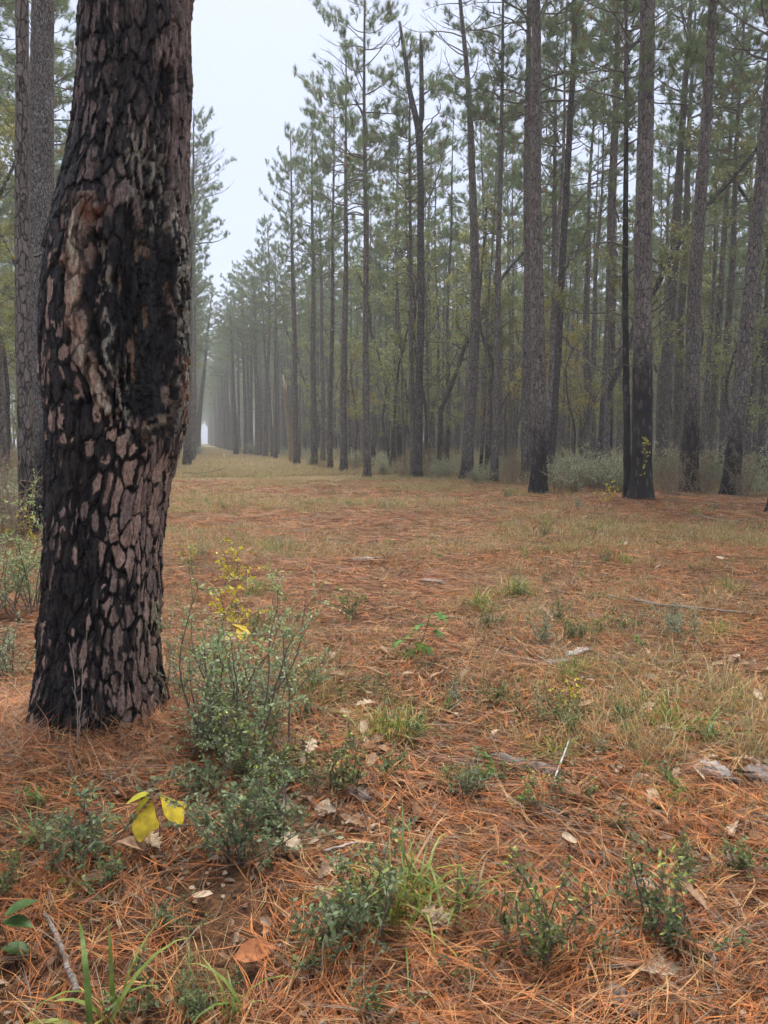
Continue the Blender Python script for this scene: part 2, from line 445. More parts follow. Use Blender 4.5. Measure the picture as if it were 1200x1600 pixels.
# ------------------------------------------------------------------ ground and haze
def build_ground():
    s = np.linspace(-1, 1, 301)
    xs = 10 * np.sinh(s * 4.75) / np.sinh(1.0) * 0.98
    ys = xs + 4.0
    xs = xs + 1.5
    X, Y = np.meshgrid(xs, ys); Z = ground_z(X, Y)
    n = len(xs); i = np.arange(n - 1)[:, None]; j = np.arange(n - 1)[None]
    Q = np.stack([i * n + j, i * n + j + 1, (i + 1) * n + j + 1, (i + 1) * n + j], -1).reshape(-1, 4)
    me = mesh_np('ground', np.stack([X, Y, Z], -1).reshape(-1, 3), None, Q, None, M['ground'], True)
    o = obj('ground', me); o['kind'] = 'structure'
    o['label'] = 'straw covered open lane and forest floor'
    return float(np.abs(xs).max()), float(Z.min())
GX, GMIN = build_ground()

def build_haze():
    e = GX + 12; z0, z1 = GMIN - 1.0, 31.0
    V = [(x, y, z) for z in (z0, z1) for y in (-e, e + 4) for x in (-e, e)]
    Q = [[0, 2, 3, 1], [4, 5, 7, 6], [0, 1, 5, 4], [2, 6, 7, 3], [0, 4, 6, 2], [1, 3, 7, 5]]
    m, n = newmat('morning_haze')
    v = N_(n, 'ShaderNodeVolumePrincipled')
    v.inputs['Color'].default_value = (0.91, 0.95, 0.98, 1); v.inputs['Density'].default_value = 0.0015
    v.inputs['Anisotropy'].default_value = 0.2
    o_ = N_(n, 'ShaderNodeOutputMaterial'); n.links.new(v.outputs[0], o_.inputs['Volume'])
    o = obj('haze', mesh_np('haze', np.array(V, float), None, np.array(Q), None, m))
    o['kind'] = 'stuff'; tag(o, 'pale grey morning haze thickening down the lane', 'haze')
build_haze()

# ------------------------------------------------------------------ the burnt pine in the foreground
def build_hero():
    rng = np.random.default_rng(11)
    z_r, cx_r, cy_r, r_r = _rows[::-1].T
    y_r = _ys[::-1]
    z0 = gz(*HERO_XY) - 0.12
    zs = np.arange(z0, float(z_r.max()), 0.0052); nz = len(zs)
    bear = math.atan2(HERO_XY[0], HERO_XY[1])
    toward = np.array([-math.sin(bear), -math.cos(bear)]); rightv = np.array([math.cos(bear), -math.sin(bear)])
    A = np.concatenate([np.linspace(-1.9, 1.9, 262), np.linspace(1.9, 2 * math.pi - 1.9, 42)[1:-1]]); na = len(A)
    cx, cy, R = [np.interp(zs, z_r, q) for q in (cx_r, cy_r, r_r)]
    py = np.interp(zs, z_r, y_r)
    AA, ZZ = np.meshgrid(A, zs); RR = R[:, None]; PY = np.repeat(py[:, None], na, 1)
    lft, rgt = np.interp(py, HY, HL), np.interp(py, HY, HR)
    front = sstep(-0.25, 0.05, np.cos(AA))
    PX = (lft + rgt)[:, None] / 2 + np.sin(AA) * (rgt - lft)[:, None] / 2
    U = AA * 0.33                                     # arc length
    # plates: warped, stretched Voronoi
    wx = (fbm(U * 7, ZZ * 3, 5, 2) - .5) * 0.06 + (fbm(U * 24, ZZ * 13, 6, 3) - .5) * 0.036
    wz = (fbm(U * 6, ZZ * 4, 8, 2) - .5) * 0.12 + (fbm(U * 30, ZZ * 16, 7, 3) - .5) * 0.05
    per = 42; cw = 2 * math.pi * 0.33 / per; chh = 0.135
    u = (U + wx) / cw; v = (ZZ + wz) / chh
    iu = np.floor(u); iv = np.floor(v)
    F1 = np.full(u.shape, 9.0); F2 = np.full(u.shape, 9.0); ID = np.zeros(u.shape, np.int64)
    CU = np.zeros(u.shape); CV = np.zeros(u.shape)
    for dv in (-1, 0, 1):
        for du in (-2, -1, 0, 1, 2):
            cu = iu + du; cv = iv + dv; cm = np.mod(cu, per)
            sx = cu + 0.5 * np.mod(cv, 2) + 0.15 + 0.7 * hash2(cm, cv, 1); sy = cv + 0.1 + 0.8 * hash2(cm, cv, 2)
            d = np.hypot(u - sx, (v - sy) * (0.7 + 0.6 * hash2(cm, cv, 3))) * (0.62 + 0.76 * hash2(cm, cv, 4))
            id_ = (cm * 4096 + (cv + 50)).astype(np.int64)
            b = d < F1
            F2 = np.where(b, F1, np.minimum(F2, d)); ID = np.where(b, id_, ID)
            CU = np.where(b, sx, CU); CV = np.where(b, sy, CV); F1 = np.where(b, d, F1)
    E = F2 - F1
    fib = fbm(U * 55, ZZ * 9, 101, 4); flk = fbm(U * 38, ZZ * 17, 102, 4)
    crw = 0.35 + 1.5 * fbm(U * 5, ZZ * 5, 103, 3) ** 1.5
    E = np.clip(E - 0.22 * np.abs(flk - .5) - .10 * (fib - .5), 0, 2) / crw * .8
    h1, h2, h3, h4 = [hash2(ID, ID * 0, 20 + k) for k in range(4)]
    # feature masks on the stem, noted in photograph coordinates of the facing side
    def pdist(pts, wob=10):
        x = PX + (fbm(U * 22, ZZ * 9, 41, 3) - .5) * wob * 2; y = PY
        best = np.full(PX.shape, 1e9); wd = np.zeros(PX.shape)
        for (x0, y0, w0), (x1, y1, w1) in zip(pts[:-1], pts[1:]):
            dx, dy = x1 - x0, y1 - y0; t = np.clip(((x - x0) * dx + (y - y0) * dy) / (dx * dx + dy * dy), 0, 1)
            dd = np.hypot(x - x0 - t * dx, y - y0 - t * dy) - (w0 + (w1 - w0) * t)
            best = np.minimum(best, dd)
        return best
    def mask(pts, soft=8, wob=10): return sstep(soft, -soft, pdist(pts, wob)) * front
    vst = (fbm(U * 42, ZZ * 4.5, 131, 3) - .5) * 70 + (fbm(U * 14, ZZ * 2.5, 132, 2) - .5) * 50
    cav = sstep(4, -4, pdist([(262, 120, 3), (250, 200, 7), (240, 300, 13), (220, 370, 40), (215, 460, 53), (217, 560, 46), (226, 620, 34), (238, 655, 16)], 14) + vst * 1.15) * front
    callus = mask([(128, 340, 22), (112, 400, 14), (109, 470, 15), (121, 545, 14), (146, 605, 11), (166, 645, 5)], 4, 18)
    hollow = mask([(145, 385, 7), (140, 425, 6)], 5, 6)
    rim = mask([(150, 400, 8), (158, 480, 7), (166, 560, 8), (182, 610, 5), (192, 690, 4)], 4, 12)
    rstrip = mask([(272, 330, 9), (280, 420, 10), (284, 520, 9), (288, 620, 11), (284, 680, 8)], 5, 10)
    red = mask([(288, 560, 8), (287, 650, 7)], 5, 8)
    lip = mask([(218, 672, 6), (252, 655, 7)], 5, 8)
    patchR = mask([(263, 610, 9), (266, 640, 9)], 4, 6)
    low = sstep(655, 730, PY); up = sstep(390, 300, PY); mid = np.clip(1 - low - up, 0, 1)
    sx = np.sin(AA)
    # probability that a flake of bark has shed its burnt skin: below more to the right, to the left only small ovals
    pr_low = 0.50 + 0.65 * sstep(-0.30, 0.30, sx + (fbm(U * 3, ZZ * 2, 77, 2) - .5) * .5)
    pr_up = 0.50 + 0.45 * sstep(-0.3, 0.8, sx) + 0.30 * sstep(220, 60, PY)
    pr_mid = 0.24 + 0.20 * sstep(0.5, 1, np.abs(sx))
    prob = low * pr_low + up * pr_up + mid * pr_mid
    prob = np.where(front < .3, 0.55, prob)
    thr = 0.09 + 0.18 * h4 + np.where(low > .5, 0.24 * sstep(0.1, -0.4, sx), 0.02)
    thr = np.where((prob > 0.95), 0.05 + .08 * h4, thr)
    # the bark lies in thin layers; each layer inside a plate is a flake with its own level and tone
    lay = fbm(U * 22, ZZ * 8.5, 15, 4) * 1.0 + (u - CU) * .10 + (v - CV) * .16
    lev = np.floor(lay * 8); fr = lay * 8 - lev
    hl = hash2(ID, lev, 44); hl2 = hash2(ID, lev, 45)
    mixp = .55 * h1 + .45 * hl
    soot = sstep(.50, .58, fbm(U * 8, ZZ * 1.9, 141, 4) + .06 * (h2 - .5) - .10 * sstep(.1, .8, sx) * low + .03)       # soot runs down the stem in streaks
    exposed = (1 - soot * (.45 + .5 * (hl2 > .4))) * (mixp < .20 + .78 * prob) * sstep(thr - .025, thr + .03, E + (fib - .5) * .35)
    streak = sstep(.57, .60, fbm(U * 30, ZZ * 6, 104, 4) + .16 * (sx - .1) * up) * up          # higher up the bark weathers in long strips
    exposed = np.clip(np.maximum(exposed * (1 - .25 * up * (hl2 > .5)), streak * .9), 0, 1)
    exposed = exposed * (1 - cav)
    # relief
    grain = fbm(U * 70, ZZ * 14, 4, 4) - .5; coarse = fbm(U * 16, ZZ * 6, 6, 3) - .5
    plate = sstep(0.0, 0.07, E)
    jag = np.abs(fbm(U * 46, ZZ * 27, 111, 4) - .5) * 2; jag2 = np.abs(fbm(U * 90, ZZ * 60, 112, 3) - .5) * 2
    steps = hl * .7 + .3 * np.mod(lev, 3) / 3
    H = 0.009 * plate * (0.45 + 1.0 * h2) + 0.010 * steps * plate + 0.005 * grain + 0.016 * coarse - (0.009 * jag + 0.006 * jag2) * (1 - .6 * exposed)
    H = H + 0.005 * plate * ((u - CU) * (h3 - .5) * 2 + (CV - v) * 0.9)          # plates tilt, lower edge lifted
    H = H - 0.0035 * exposed
    blocks = fbm(U * 34, ZZ * 18, 91, 3); crk = np.abs(blocks - .5)
    Hc = -0.044 + 0.020 * sstep(0.0, 0.05, crk) + 0.02 * coarse + 0.006 * grain - 0.012 * jag2
    H = H * (1 - cav) + Hc * cav
    Hk = 0.030 + 0.008 * plate + 0.022 * (fbm(U * 34, ZZ * 9, 55, 4) - .5) + 0.012 * steps + 0.006 * grain
    H = H * (1 - callus) + Hk * callus - 0.03 * hollow
    H = H + 0.012 * rim + 0.010 * rstrip * (0.4 + steps) + 0.02 * lip * (0.3 + steps)
    flare = 0.03 * sstep(0.35, 0.0, ZZ - z0 - 0.1) * (fbm(AA * 1.5, ZZ * 0.5, 71, 2))
    rad = RR * 0.985 - 0.018 + H + flare
    X = cx[:, None] + rad * (np.cos(AA) * toward[0] + np.sin(AA) * rightv[0])
    Y = cy[:, None] + rad * (np.cos(AA) * toward[1] + np.sin(AA) * rightv[1])
    # colours
    def L3(a, b, t): return np.asarray(a)[None, None] * (1 - t[..., None]) + np.asarray(b)[None, None] * t[..., None]
    charc = L3((0.0085, 0.0085, 0.0095), (0.050, 0.042, 0.038), np.clip(fbm(U * 40, ZZ * 16, 33, 4) * 2.4 - .9 + .35 * h2, 0, 1))
    C = charc
    pink = L3((0.56, 0.385, 0.295), (0.34, 0.225, 0.17), hl2) * (0.65 + .7 * fbm(U * 45, ZZ * 10, 61, 3))[..., None]
    grey = L3((0.15, 0.11, 0.093), (0.36, 0.27, 0.225), hl2) * (0.6 + .8 * fbm(U * 60, ZZ * 8, 62, 4))[..., None]
    pl = L3((0, 0, 0), (1, 1, 1), np.clip(up + 0.6 * sstep(.8, 1, sx) * low + (h2 < .25) * low * .8, 0, 1))
    face = pink * (1 - pl) + grey * pl
    C = C * (1 - exposed[..., None]) + face * exposed[..., None]
    # crack floors stay dark where the right side has flaked clean
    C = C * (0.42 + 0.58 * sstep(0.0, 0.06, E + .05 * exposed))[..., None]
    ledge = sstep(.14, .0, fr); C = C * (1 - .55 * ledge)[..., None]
    ckal = L3((0.33, 0.20, 0.13), (0.62, 0.47, 0.34), np.clip(fbm(U * 50, ZZ * 11, 64, 4) * 2 - .5, 0, 1))
    ckal = ckal * (0.30 + 0.75 * sstep(.30, .50, fbm(U * 42, ZZ * 10, 66, 4)))[..., None] * (1 - .5 * sstep(.12, 0, fr))[..., None]
    ckal = ckal * (0.35 + 0.75 * sstep(0.0, 0.09, E))[..., None] * (0.45 + 0.65 * sstep(.42, .50, fbm(U * 62, ZZ * 7, 121, 3)))[..., None]
    C = C * (1 - callus[..., None]) + ckal * callus[..., None]
    orange = mask([(145, 340, 14), (118, 360, 14)], 8, 12) * sstep(.4, .6, fbm(U * 40, ZZ * 20, 67, 3))
    C = C * (1 - .8 * orange[..., None]) + np.array([0.20, 0.062, 0.03]) * .8 * orange[..., None]
    cavc = L3((0.006, 0.006, 0.007), (0.045, 0.042, 0.042), np.clip(fbm(U * 44, ZZ * 12, 36, 4) * 2 - .6, 0, 1))
    fl_ = sstep(.66, .69, fbm(U * 30, ZZ * 7, 151, 4)); cavc = cavc * (1 - fl_[..., None]) + np.array([0.24, 0.16, 0.105]) * fl_[..., None]
    C = C * (1 - cav[..., None]) + cavc * cav[..., None]
    C = C * (1 - .9 * hollow[..., None])
    lich_n = sstep(.50, .59, fbm(U * 75, ZZ * 28, 68, 3))
    lich = np.clip((rim * .9 + rstrip * 1.0 + mask([(235, 330, 40), (225, 250, 34)], 20, 30) * .62 + mask([(290, 300, 9), (292, 480, 7)], 6, 8) * .5), 0, 1) * lich_n
    C = C * (1 - lich[..., None]) + np.array([0.47, 0.43, 0.33]) * lich[..., None]
    C = C * (1 - .75 * red[..., None] * (1 - lich_n[..., None])) + np.array([0.24, 0.105, 0.05]) * (.75 * red * (1 - lich_n))[..., None]
    tanp = patchR * sstep(.46, .54, fbm(U * 40, ZZ * 14, 69, 4)) * sstep(0.02, .10, E)
    C = C * (1 - tanp[..., None]) + np.array([0.36, 0.28, 0.22]) * tanp[..., None]
    lp = lip * sstep(.45, .55, fbm(U * 50, ZZ * 35, 70, 3))
    C = C * (1 - lp[..., None]) + np.array([0.42, 0.33, 0.22]) * lp[..., None]
    C = np.clip(C, 0.004, 0.6)
    # faces, split plate by plate
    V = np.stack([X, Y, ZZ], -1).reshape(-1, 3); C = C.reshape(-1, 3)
    base = np.array([HERO_XY[0], HERO_XY[1], z0 + 0.12]); V = V - base
    i = np.arange(nz - 1)[:, None]; j = np.arange(na)[None]; jn = (j + 1) % na
    Q = np.stack([i * na + j, i * na + jn, (i + 1) * na + jn, (i + 1) * na + j], -1)
    fid = ID[:-1, :].copy(); fcav = (cav + callus)[:-1, :] > .5
    vis = (np.cos(AA[:-1]) > 0.12) & (PY[:-1] > -20) & (PY[:-1] < 1120) & ~fcav
    ids, cnt = np.unique(fid[vis], return_counts=True)
    top = set(ids[np.argsort(-cnt)][:290].tolist()); top = {t for t in top}
    t = thing('burnt_pine_tree', 'huge fire-blackened pine with flaking pink bark and a charred hollow, nearest on the left', 'tree', tuple(base))
    sel = np.isin(fid, list(top)) & ~fcav
    def part(name, q):
        q = q.reshape(-1, 4); uq, inv = np.unique(q, return_inverse=True)
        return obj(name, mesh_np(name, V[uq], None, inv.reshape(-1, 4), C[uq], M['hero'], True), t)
    order = np.argsort(fid[sel], kind='stable'); qs = Q[sel][order]; fs = fid[sel][order]
    cuts = np.flatnonzero(np.diff(fs)) + 1
    part('trunk', Q[~sel & ~(fcav & (cav[:-1] > .5))])
    h = part('fire_scar', Q[fcav & (cav[:-1] > .5)]); h['label'] = 'black charred hollow in the stem'
    for qq in np.split(qs, cuts): part('bark_plate', qq)
    # the stem above the frame
    acc = Acc(); zz = np.linspace(zs[-1] - 0.006, 24, 60)
    tt = (zz - zz[0]) / (24 - zz[0]); rr = R[-1] * (1 - 0.72 * tt) + 0.01
    P = np.stack([cx[-1] + 0.25 * np.sin(tt * 3), cy[-1] + 0.3 * tt, zz], -1) - base
    tube(acc, P, rr, 40, (0.16, 0.12, 0.10)); obj('upper_stem', acc.mesh('upper_stem', M['bark'], True), t)
    return t, P
HERO, HEROTOP = build_hero()

# ------------------------------------------------------------------ pines
def spine(rng, H, wob=0.12):
    ph = rng.uniform(0, 6.28, 4); a = rng.normal(0, wob, 2)
    def f(z):
        z = np.asarray(z, float)
        return np.stack([a[0] * np.sin(z * 0.22 + ph[0]) + 0.03 * np.sin(z * .9 + ph[1]) - a[0] * math.sin(ph[0]) - .03 * math.sin(ph[1]),
                         a[1] * np.sin(z * 0.25 + ph[2]) + 0.03 * np.sin(z * .8 + ph[3]) - a[1] * math.sin(ph[2]) - .03 * math.sin(ph[3]), z], -1)
    return f

def trunk_mesh(name, f, H, r0, mat, sides=14, rings=60, zdense=None, rough=0.02, seed=0, z0=-0.25):
    if zdense: zz = np.concatenate([np.linspace(z0, zdense, rings), np.linspace(zdense, H, rings // 4)[1:]])
    else: zz = z0 + (H - z0) * np.linspace(0, 1, rings) ** 1.15
    zc = np.maximum(zz, 0)
    r = r0 * (1 - 0.93 * (zc / H) ** 1.25) + r0 * 0.5 * np.exp(-zc / 0.33) + 0.006
    P = f(zz); th = np.linspace(0, 2 * math.pi, sides, endpoint=False)
    nz = (fbm(th[None] * 2.2 + seed, zz[:, None] * 3.2, seed, 3) - .5)
    nz = nz * np.sin(th / 2)[None] ** .5 if sides > 20 else nz * 0.7
    rel = r[:, None] * (1 + nz * 2 * rough / 0.1 * .12) + nz * rough
    V = P[:, None] + np.stack([np.cos(th)[None] * rel, np.sin(th)[None] * rel, 0 * rel], -1)
    n, s = len(zz), sides; i = np.arange(n - 1)[:, None]; j = np.arange(s)[None]; jn = (j + 1) % s
    Q = np.stack([i * s + j, i * s + jn, (i + 1) * s + jn, (i + 1) * s + j], -1).reshape(-1, 4)
    return mesh_np(name, V.reshape(-1, 3), None, Q, None, mat, True)

def needles(acc, P, D, rng, m=40, L=(0.16, 0.29), w=0.0105):
    n = len(P); D = norm(D); A, B = basis(D)
    ph = rng.uniform(0, 2 * math.pi, (n, m)); sp = rng.uniform(0.12, 1.15, (n, m))
    d = D[:, None] * np.cos(sp)[..., None] + (A[:, None] * np.cos(ph)[..., None] + B[:, None] * np.sin(ph)[..., None]) * np.sin(sp)[..., None]
    d[..., 2] += 0.10; d = norm(d)
    b = P[:, None] - D[:, None] * rng.uniform(0, 0.16, (n, m, 1))
    ln = rng.uniform(*L, (n, m, 1)); s = norm(np.cross(d, rng.normal(0, 1, (n, m, 3))))
    V = np.stack([b + s * w * .5, b - s * w * .5, b + d * ln], 2).reshape(-1, 3)
    T = np.arange(n * m * 3).reshape(-1, 3)
    tone = rng.uniform(0, 1, (n, 1)) * .6 + rng.uniform(0, 1, (n, m)) * .4
    c = np.array([0.11, 0.16, 0.065]) * (1 - tone[..., None]) + np.array([0.25, 0.305, 0.135]) * tone[..., None]
    br = rng.uniform(0, 1, (n, 1)) < 0.035
    c = np.where(br[..., None], np.array([0.24, 0.12, 0.05]), c)
    acc.add(V, T, None, np.repeat(c.reshape(-1, 3), 3, 0))

def pine_crown(f, rng, H, cb, cr, r0, flat=0.0, dense=1.0, dead=10):
    br = Acc(); P = []; D = []
    z = cb
    def rad_at(z): return r0 * (1 - 0.93 * (z / H) ** 1.25) + 0.006
    while z < H - 0.25:
        t = (z - cb) / (H - cb)
        for _ in range(rng.integers(1, 4) if t > .12 else 1):
            az = rng.uniform(0, 6.283); shp = (0.40 + 0.60 * min(1, t * 2.6)) * (1 - t ** 2.0) ** 0.75 + 0.10
            Lb = cr * shp * rng.uniform(0.55, 1.15)
            el = (0.12 + 0.62 * t + rng.normal(0, .15)) * (1 - .8 * flat)
            k = 7; ss = np.linspace(0, 1, k)
            up = Lb * (math.tan(el) * ss * .8 + rng.uniform(0.05, 0.24) * ss ** 2.2) + 0.05 * Lb * np.sin(ss * 5 + rng.uniform(0, 6))
            lat = Lb * 0.10 * np.sin(ss * 4 + rng.uniform(0, 6)) * ss
            hd = np.array([math.cos(az), math.sin(az), 0]); sd = np.array([-hd[1], hd[0], 0])
            p0 = f(z)
            B = p0 + hd * (Lb * ss)[:, None] + sd * lat[:, None] + UPZ * up[:, None]
            rb = min(rad_at(z) * .42, 0.012 + 0.017 * Lb)
            tube(br, B, rb * (1 - ss * .8), 4, (1, 1, 1), False)
            for q in range(int(2 + Lb * 2.9 * dense)):
                s_ = rng.uniform(0.30, 1.0); pb = np.array([np.interp(s_, ss, B[:, a]) for a in range(3)])
                dirb = norm(B[min(k - 1, int(s_ * (k - 1)) + 1)] - B[max(0, int(s_ * (k - 1)) - 1)])
                sub = norm(dirb * .7 + sd * rng.choice([-1, 1]) * rng.uniform(.4, 1.1) + UPZ * rng.uniform(-.05, .55) * (1 - .5 * flat))
                ls = rng.uniform(.22, .70) * (1.15 - .5 * s_) * (0.6 + .4 * Lb / cr)
                e_ = pb + sub * ls + UPZ * .06 * ls
                tube(br, [pb, (pb + e_) / 2, e_], [rb * .32, rb * .24, .004], 3, (1, 1, 1), False)
                P.append(e_); D.append(norm(sub + UPZ * .35))
                for _2 in range(rng.integers(1, 4)):
                    uu = rng.uniform(.35, .95); oo = rng.normal(0, .09, 3)
                    P.append(pb + (e_ - pb) * uu + oo); D.append(norm(sub * .6 + rng.normal(0, .45, 3) + UPZ * .4))
            P.append(B[-1]); D.append(norm(B[-1] - B[-2] + UPZ * .3))
        z += rng.uniform(.22, .52) / dense ** .5
    P.append(f(H)); D.append(UPZ)
    for _ in range(dead):
        z = rng.uniform(max(2.5, cb * .35), cb + 1.0); az = rng.uniform(0, 6.283); Lb = rng.uniform(.15, 1.6) * rng.uniform(.3, 1)
        ss = np.linspace(0, 1, 5); hd = np.array([math.cos(az), math.sin(az), 0])
        B = f(z) + hd * (Lb * ss)[:, None] + UPZ * (Lb * (rng.uniform(-.1, .3) * ss + .1 * np.sin(ss * 5)))[:, None] + rng.normal(0, .03 * Lb, (5, 3)) * ss[:, None]
        tube(br, B, np.linspace(.022, .006, 5), 4, (.8, .8, .8), False)
    nd = Acc(); needles(nd, np.array(P), np.array(D), rng)
    return br, nd

bark_c = None
def branch_mat():
    m, n = newmat('branch_bark')
    tc = N_(n, 'ShaderNodeTexCoord').outputs['Object']
    c = mixc(n, noise(n, tc, 20, 3), (0.08, 0.066, 0.06), (0.19, 0.16, 0.14))
    out(n, bsdf(n, mixc(n, 1.0, c, attr(n), 'MULTIPLY'), .9, .15)); return m
M['branch'] = branch_mat()

VAR = []
specs = [(20.5, .20, 10.5, 2.9, 0, 1.0), (21.5, .23, 12.5, 3.2, .2, 1.0), (19.0, .17, 10.0, 2.5, 0, .9), (21.5, .25, 12.0, 3.5, .45, 1.0),
         (21.0, .18, 13.0, 2.5, .1, .9), (18.0, .15, 9.0, 2.2, 0, .85), (20.0, .22, 11.5, 3.4, .7, 1.0), (23.0, .24, 14.0, 3.1, .2, .95), (16.5, .11, 12.0, 1.2, 0, .45), (15.0, .09, 11.0, 1.0, .1, .4)]
for k, (H, r0, cb, cr, fl, de) in enumerate(specs):
    rng = np.random.default_rng(100 + k); f = spine(rng, H)
    br, nd = pine_crown(f, rng, H, cb, cr, r0, fl, de, 14)
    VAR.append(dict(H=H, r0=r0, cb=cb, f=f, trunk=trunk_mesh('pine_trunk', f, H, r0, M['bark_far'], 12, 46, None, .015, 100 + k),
                    br=br.mesh('pine_branches', M['branch'], True), nd=nd.mesh('pine_needles', M['needle'])))

# crown for the burnt pine, high above the frame
_v = VAR[3]
stuff(obj('branches', _v['br'], HERO, (HEROTOP[-1][0], HEROTOP[-1][1], 0))); obj('crown', _v['nd'], HERO, (HEROTOP[-1][0], HEROTOP[-1][1], 0))

TREES_XY = []
def own_pine(px, py, wpx, uppt, label, H=22.0, char=1.0, var=0, bend=0.0, mat='bark', group=None, name='pine_tree', sides=30, crown=True, cw=1.0):
    """a pine with a stem of its own; uppt is a second pixel on the stem's centre line"""
    p = G(px, py); dpt = depth(p); r0 = wpx / FPX * dpt / 2 / 1.0
    q = atdepth(uppt[0], uppt[1], p); lean = (q - p)[:2] / max(q[2] - p[2], .5)
    rng = np.random.default_rng(int(px * 13 + py)); ph = rng.uniform(0, 6.28, 2); hq = q[2] - p[2]
    rt2 = RT[:2]
    def f(z):
        z = np.asarray(z, float); l = np.clip(z, None, hq * 1.25)
        xy = lean * l[..., None] + rt2 * (bend * np.sin(np.clip(z / hq, 0, 1.2) * math.pi))[..., None]
        xy = xy + np.stack([.025 * np.sin(z * .7 + ph[0]) - .025 * math.sin(ph[0]), .02 * np.sin(z * .8 + ph[1]) - .02 * math.sin(ph[1])], -1)
        return np.concatenate([xy, z[..., None]], -1)
    t = thing(name, label, 'tree', tuple(p), group=group)
    zd = min(H * .8, CAMZ + (dpt) * .62)
    tr = obj('trunk', trunk_mesh('trunk', f, H, r0, M[mat], sides, int(zd / .085), zd, .03, int(px)), t); tr['char_h'] = float(char)
    if crown:
        v = VAR[var]; s = H / v['H']; c = f(np.array(H * .75))
        stuff(obj('branches', v['br'], t, (c[0], c[1], 0), (0, 0, rng.uniform(0, 6.28)), (s * cw, s * cw, s)))
        obj('crown', v['nd'], t, (c[0], c[1], 0), t.children[-1].rotation_euler, (s * cw, s * cw, s))
    TREES_XY.append(p[:2]); return t

edge = 'pines along the right edge of the lane'
own_pine(841, 772, 23, (835, 0), 'straight pine with coal-black foot standing forward, left of the silvery bushes', 22, 1.9, 1)
own_pine(824, 752, 17, (826, 0), 'grey pine half hidden behind the left side of the straight pine with a coal-black foot', 22, .8, 3)
own_pine(1001, 782, 30, (1012, 0), 'thick dark-barked pine standing forward of the bushes on the right', 24, 3.6, 3)
own_pine(980, 779, 10, (979, 200), 'thin all-black burnt stem touching the left side of the thick dark-barked pine', 16, 9.5, 5)
own_pine(946, 744, 19, (966, 0), 'pine with blackened foot rising behind the silvery bushes', 23, 2.6, 7)
own_pine(1031, 742, 19, (1080, 0), 'leaning grey pine just right of the thick dark-barked pine', 23, 1.2, 1)
own_pine(1053, 738, 15, (1086, 0), 'slim pine between the leaning grey pine and the pine with a black fire scar', 22, .8, 4)
own_pine(1077, 768, 23, (1116, 0), 'right-leaning pine with a long black fire scar on its left foot', 22, 2.4, 7, bend=-.1)
own_pine(1141, 772, 24, (1194, 230), 'pine leaning strongly to the right, second from the right frame edge', 23, 1.7, 3)
own_pine(1128, 745, 12, (1150, 300), 'thin pine behind the pine that leans strongly to the right', 20, 1.0, 2)
own_pine(1226, 806, 40, (1250, 0), 'pine with flared charred foot cut off by the right frame edge', 23, 2.2, 1)
own_pine(1190, 752, 17, (1212, 250), 'grey pine rising at the right frame edge behind the weeds', 22, .8, 3)
own_pine(1108, 738, 12, (1148, 100), 'slender leaning pine further back right of the black fire scar', 21, .6, 4)
own_pine(729, 748, 18, (719, 0), 'bowed grey pine of the front row left of the silvery bushes', 21, .7, 4, bend=.42)
own_pine(772, 753, 11, (786, 0), 'slim straight pine right of the bowed grey pine', 20, .5, 4)
own_pine(862, 742, 12, (868, 250), 'pale lichen-grey slim stem right of the straight pine with a coal-black foot', 19, 0, 2, mat='oak')
own_pine(574, 746, 10.5, (570, 30), 'tall slim pine at the lane edge with its whole crown against the sky', 20.0, .4, 0, cw=.8)
own_pine(537, 737, 11, (541, 380), 'pine with an orange torn branch at its foot left of the tall slim pine', 19, .5, 6, cw=.7)
own_pine(516, 733, 8, (521, 380), 'thin pine between two thicker ones along the lane edge', 19, .6, 2, cw=.75)
own_pine(491, 728, 10, (489, 380), 'dark-footed pine fourth left from the tall slim pine', 19.5, .9, 0, cw=.7)
own_pine(464, 726, 9, (457, 380), 'dark pine beside the broken pale snag at the lane edge', 19.5, .7, 1, cw=.62)
own_pine(369, 711, 7, (363, 560), 'misty pine standing alone forward on the right verge far down the lane', 18, .8, 6, cw=.7)
own_pine(407, 709, 6, (396, 540), 'crooked dark pine with flat layered limbs far along the right verge', 18, 1.5, 3, cw=.8)
own_pine(292, 727, 11, (302, 250), 'dark pine just right of the burnt pine on the left verge', 20, 1.0, 1, mat='bark', cw=.8)
own_pine(306, 709, 8, (335, 420), 'ivy-wrapped pine leaning over the left verge far down the lane', 20, 1.0, 6)
own_pine(44, 836, 22, (34, 0), 'slim reddish-grey pine close behind the burnt pine on the left', 20, 1.2, 2)
own_pine(70, 822, 44, (68, 0), 'stout finely furrowed grey oak stem partly hidden by the burnt pine', 19, 1.5, 6, mat='oak', name='oak_tree', sides=40, crown=False)
own_pine(5, 770, 18, (-22, 380), 'leaning pine stem at the left frame edge', 20, .6, 4)
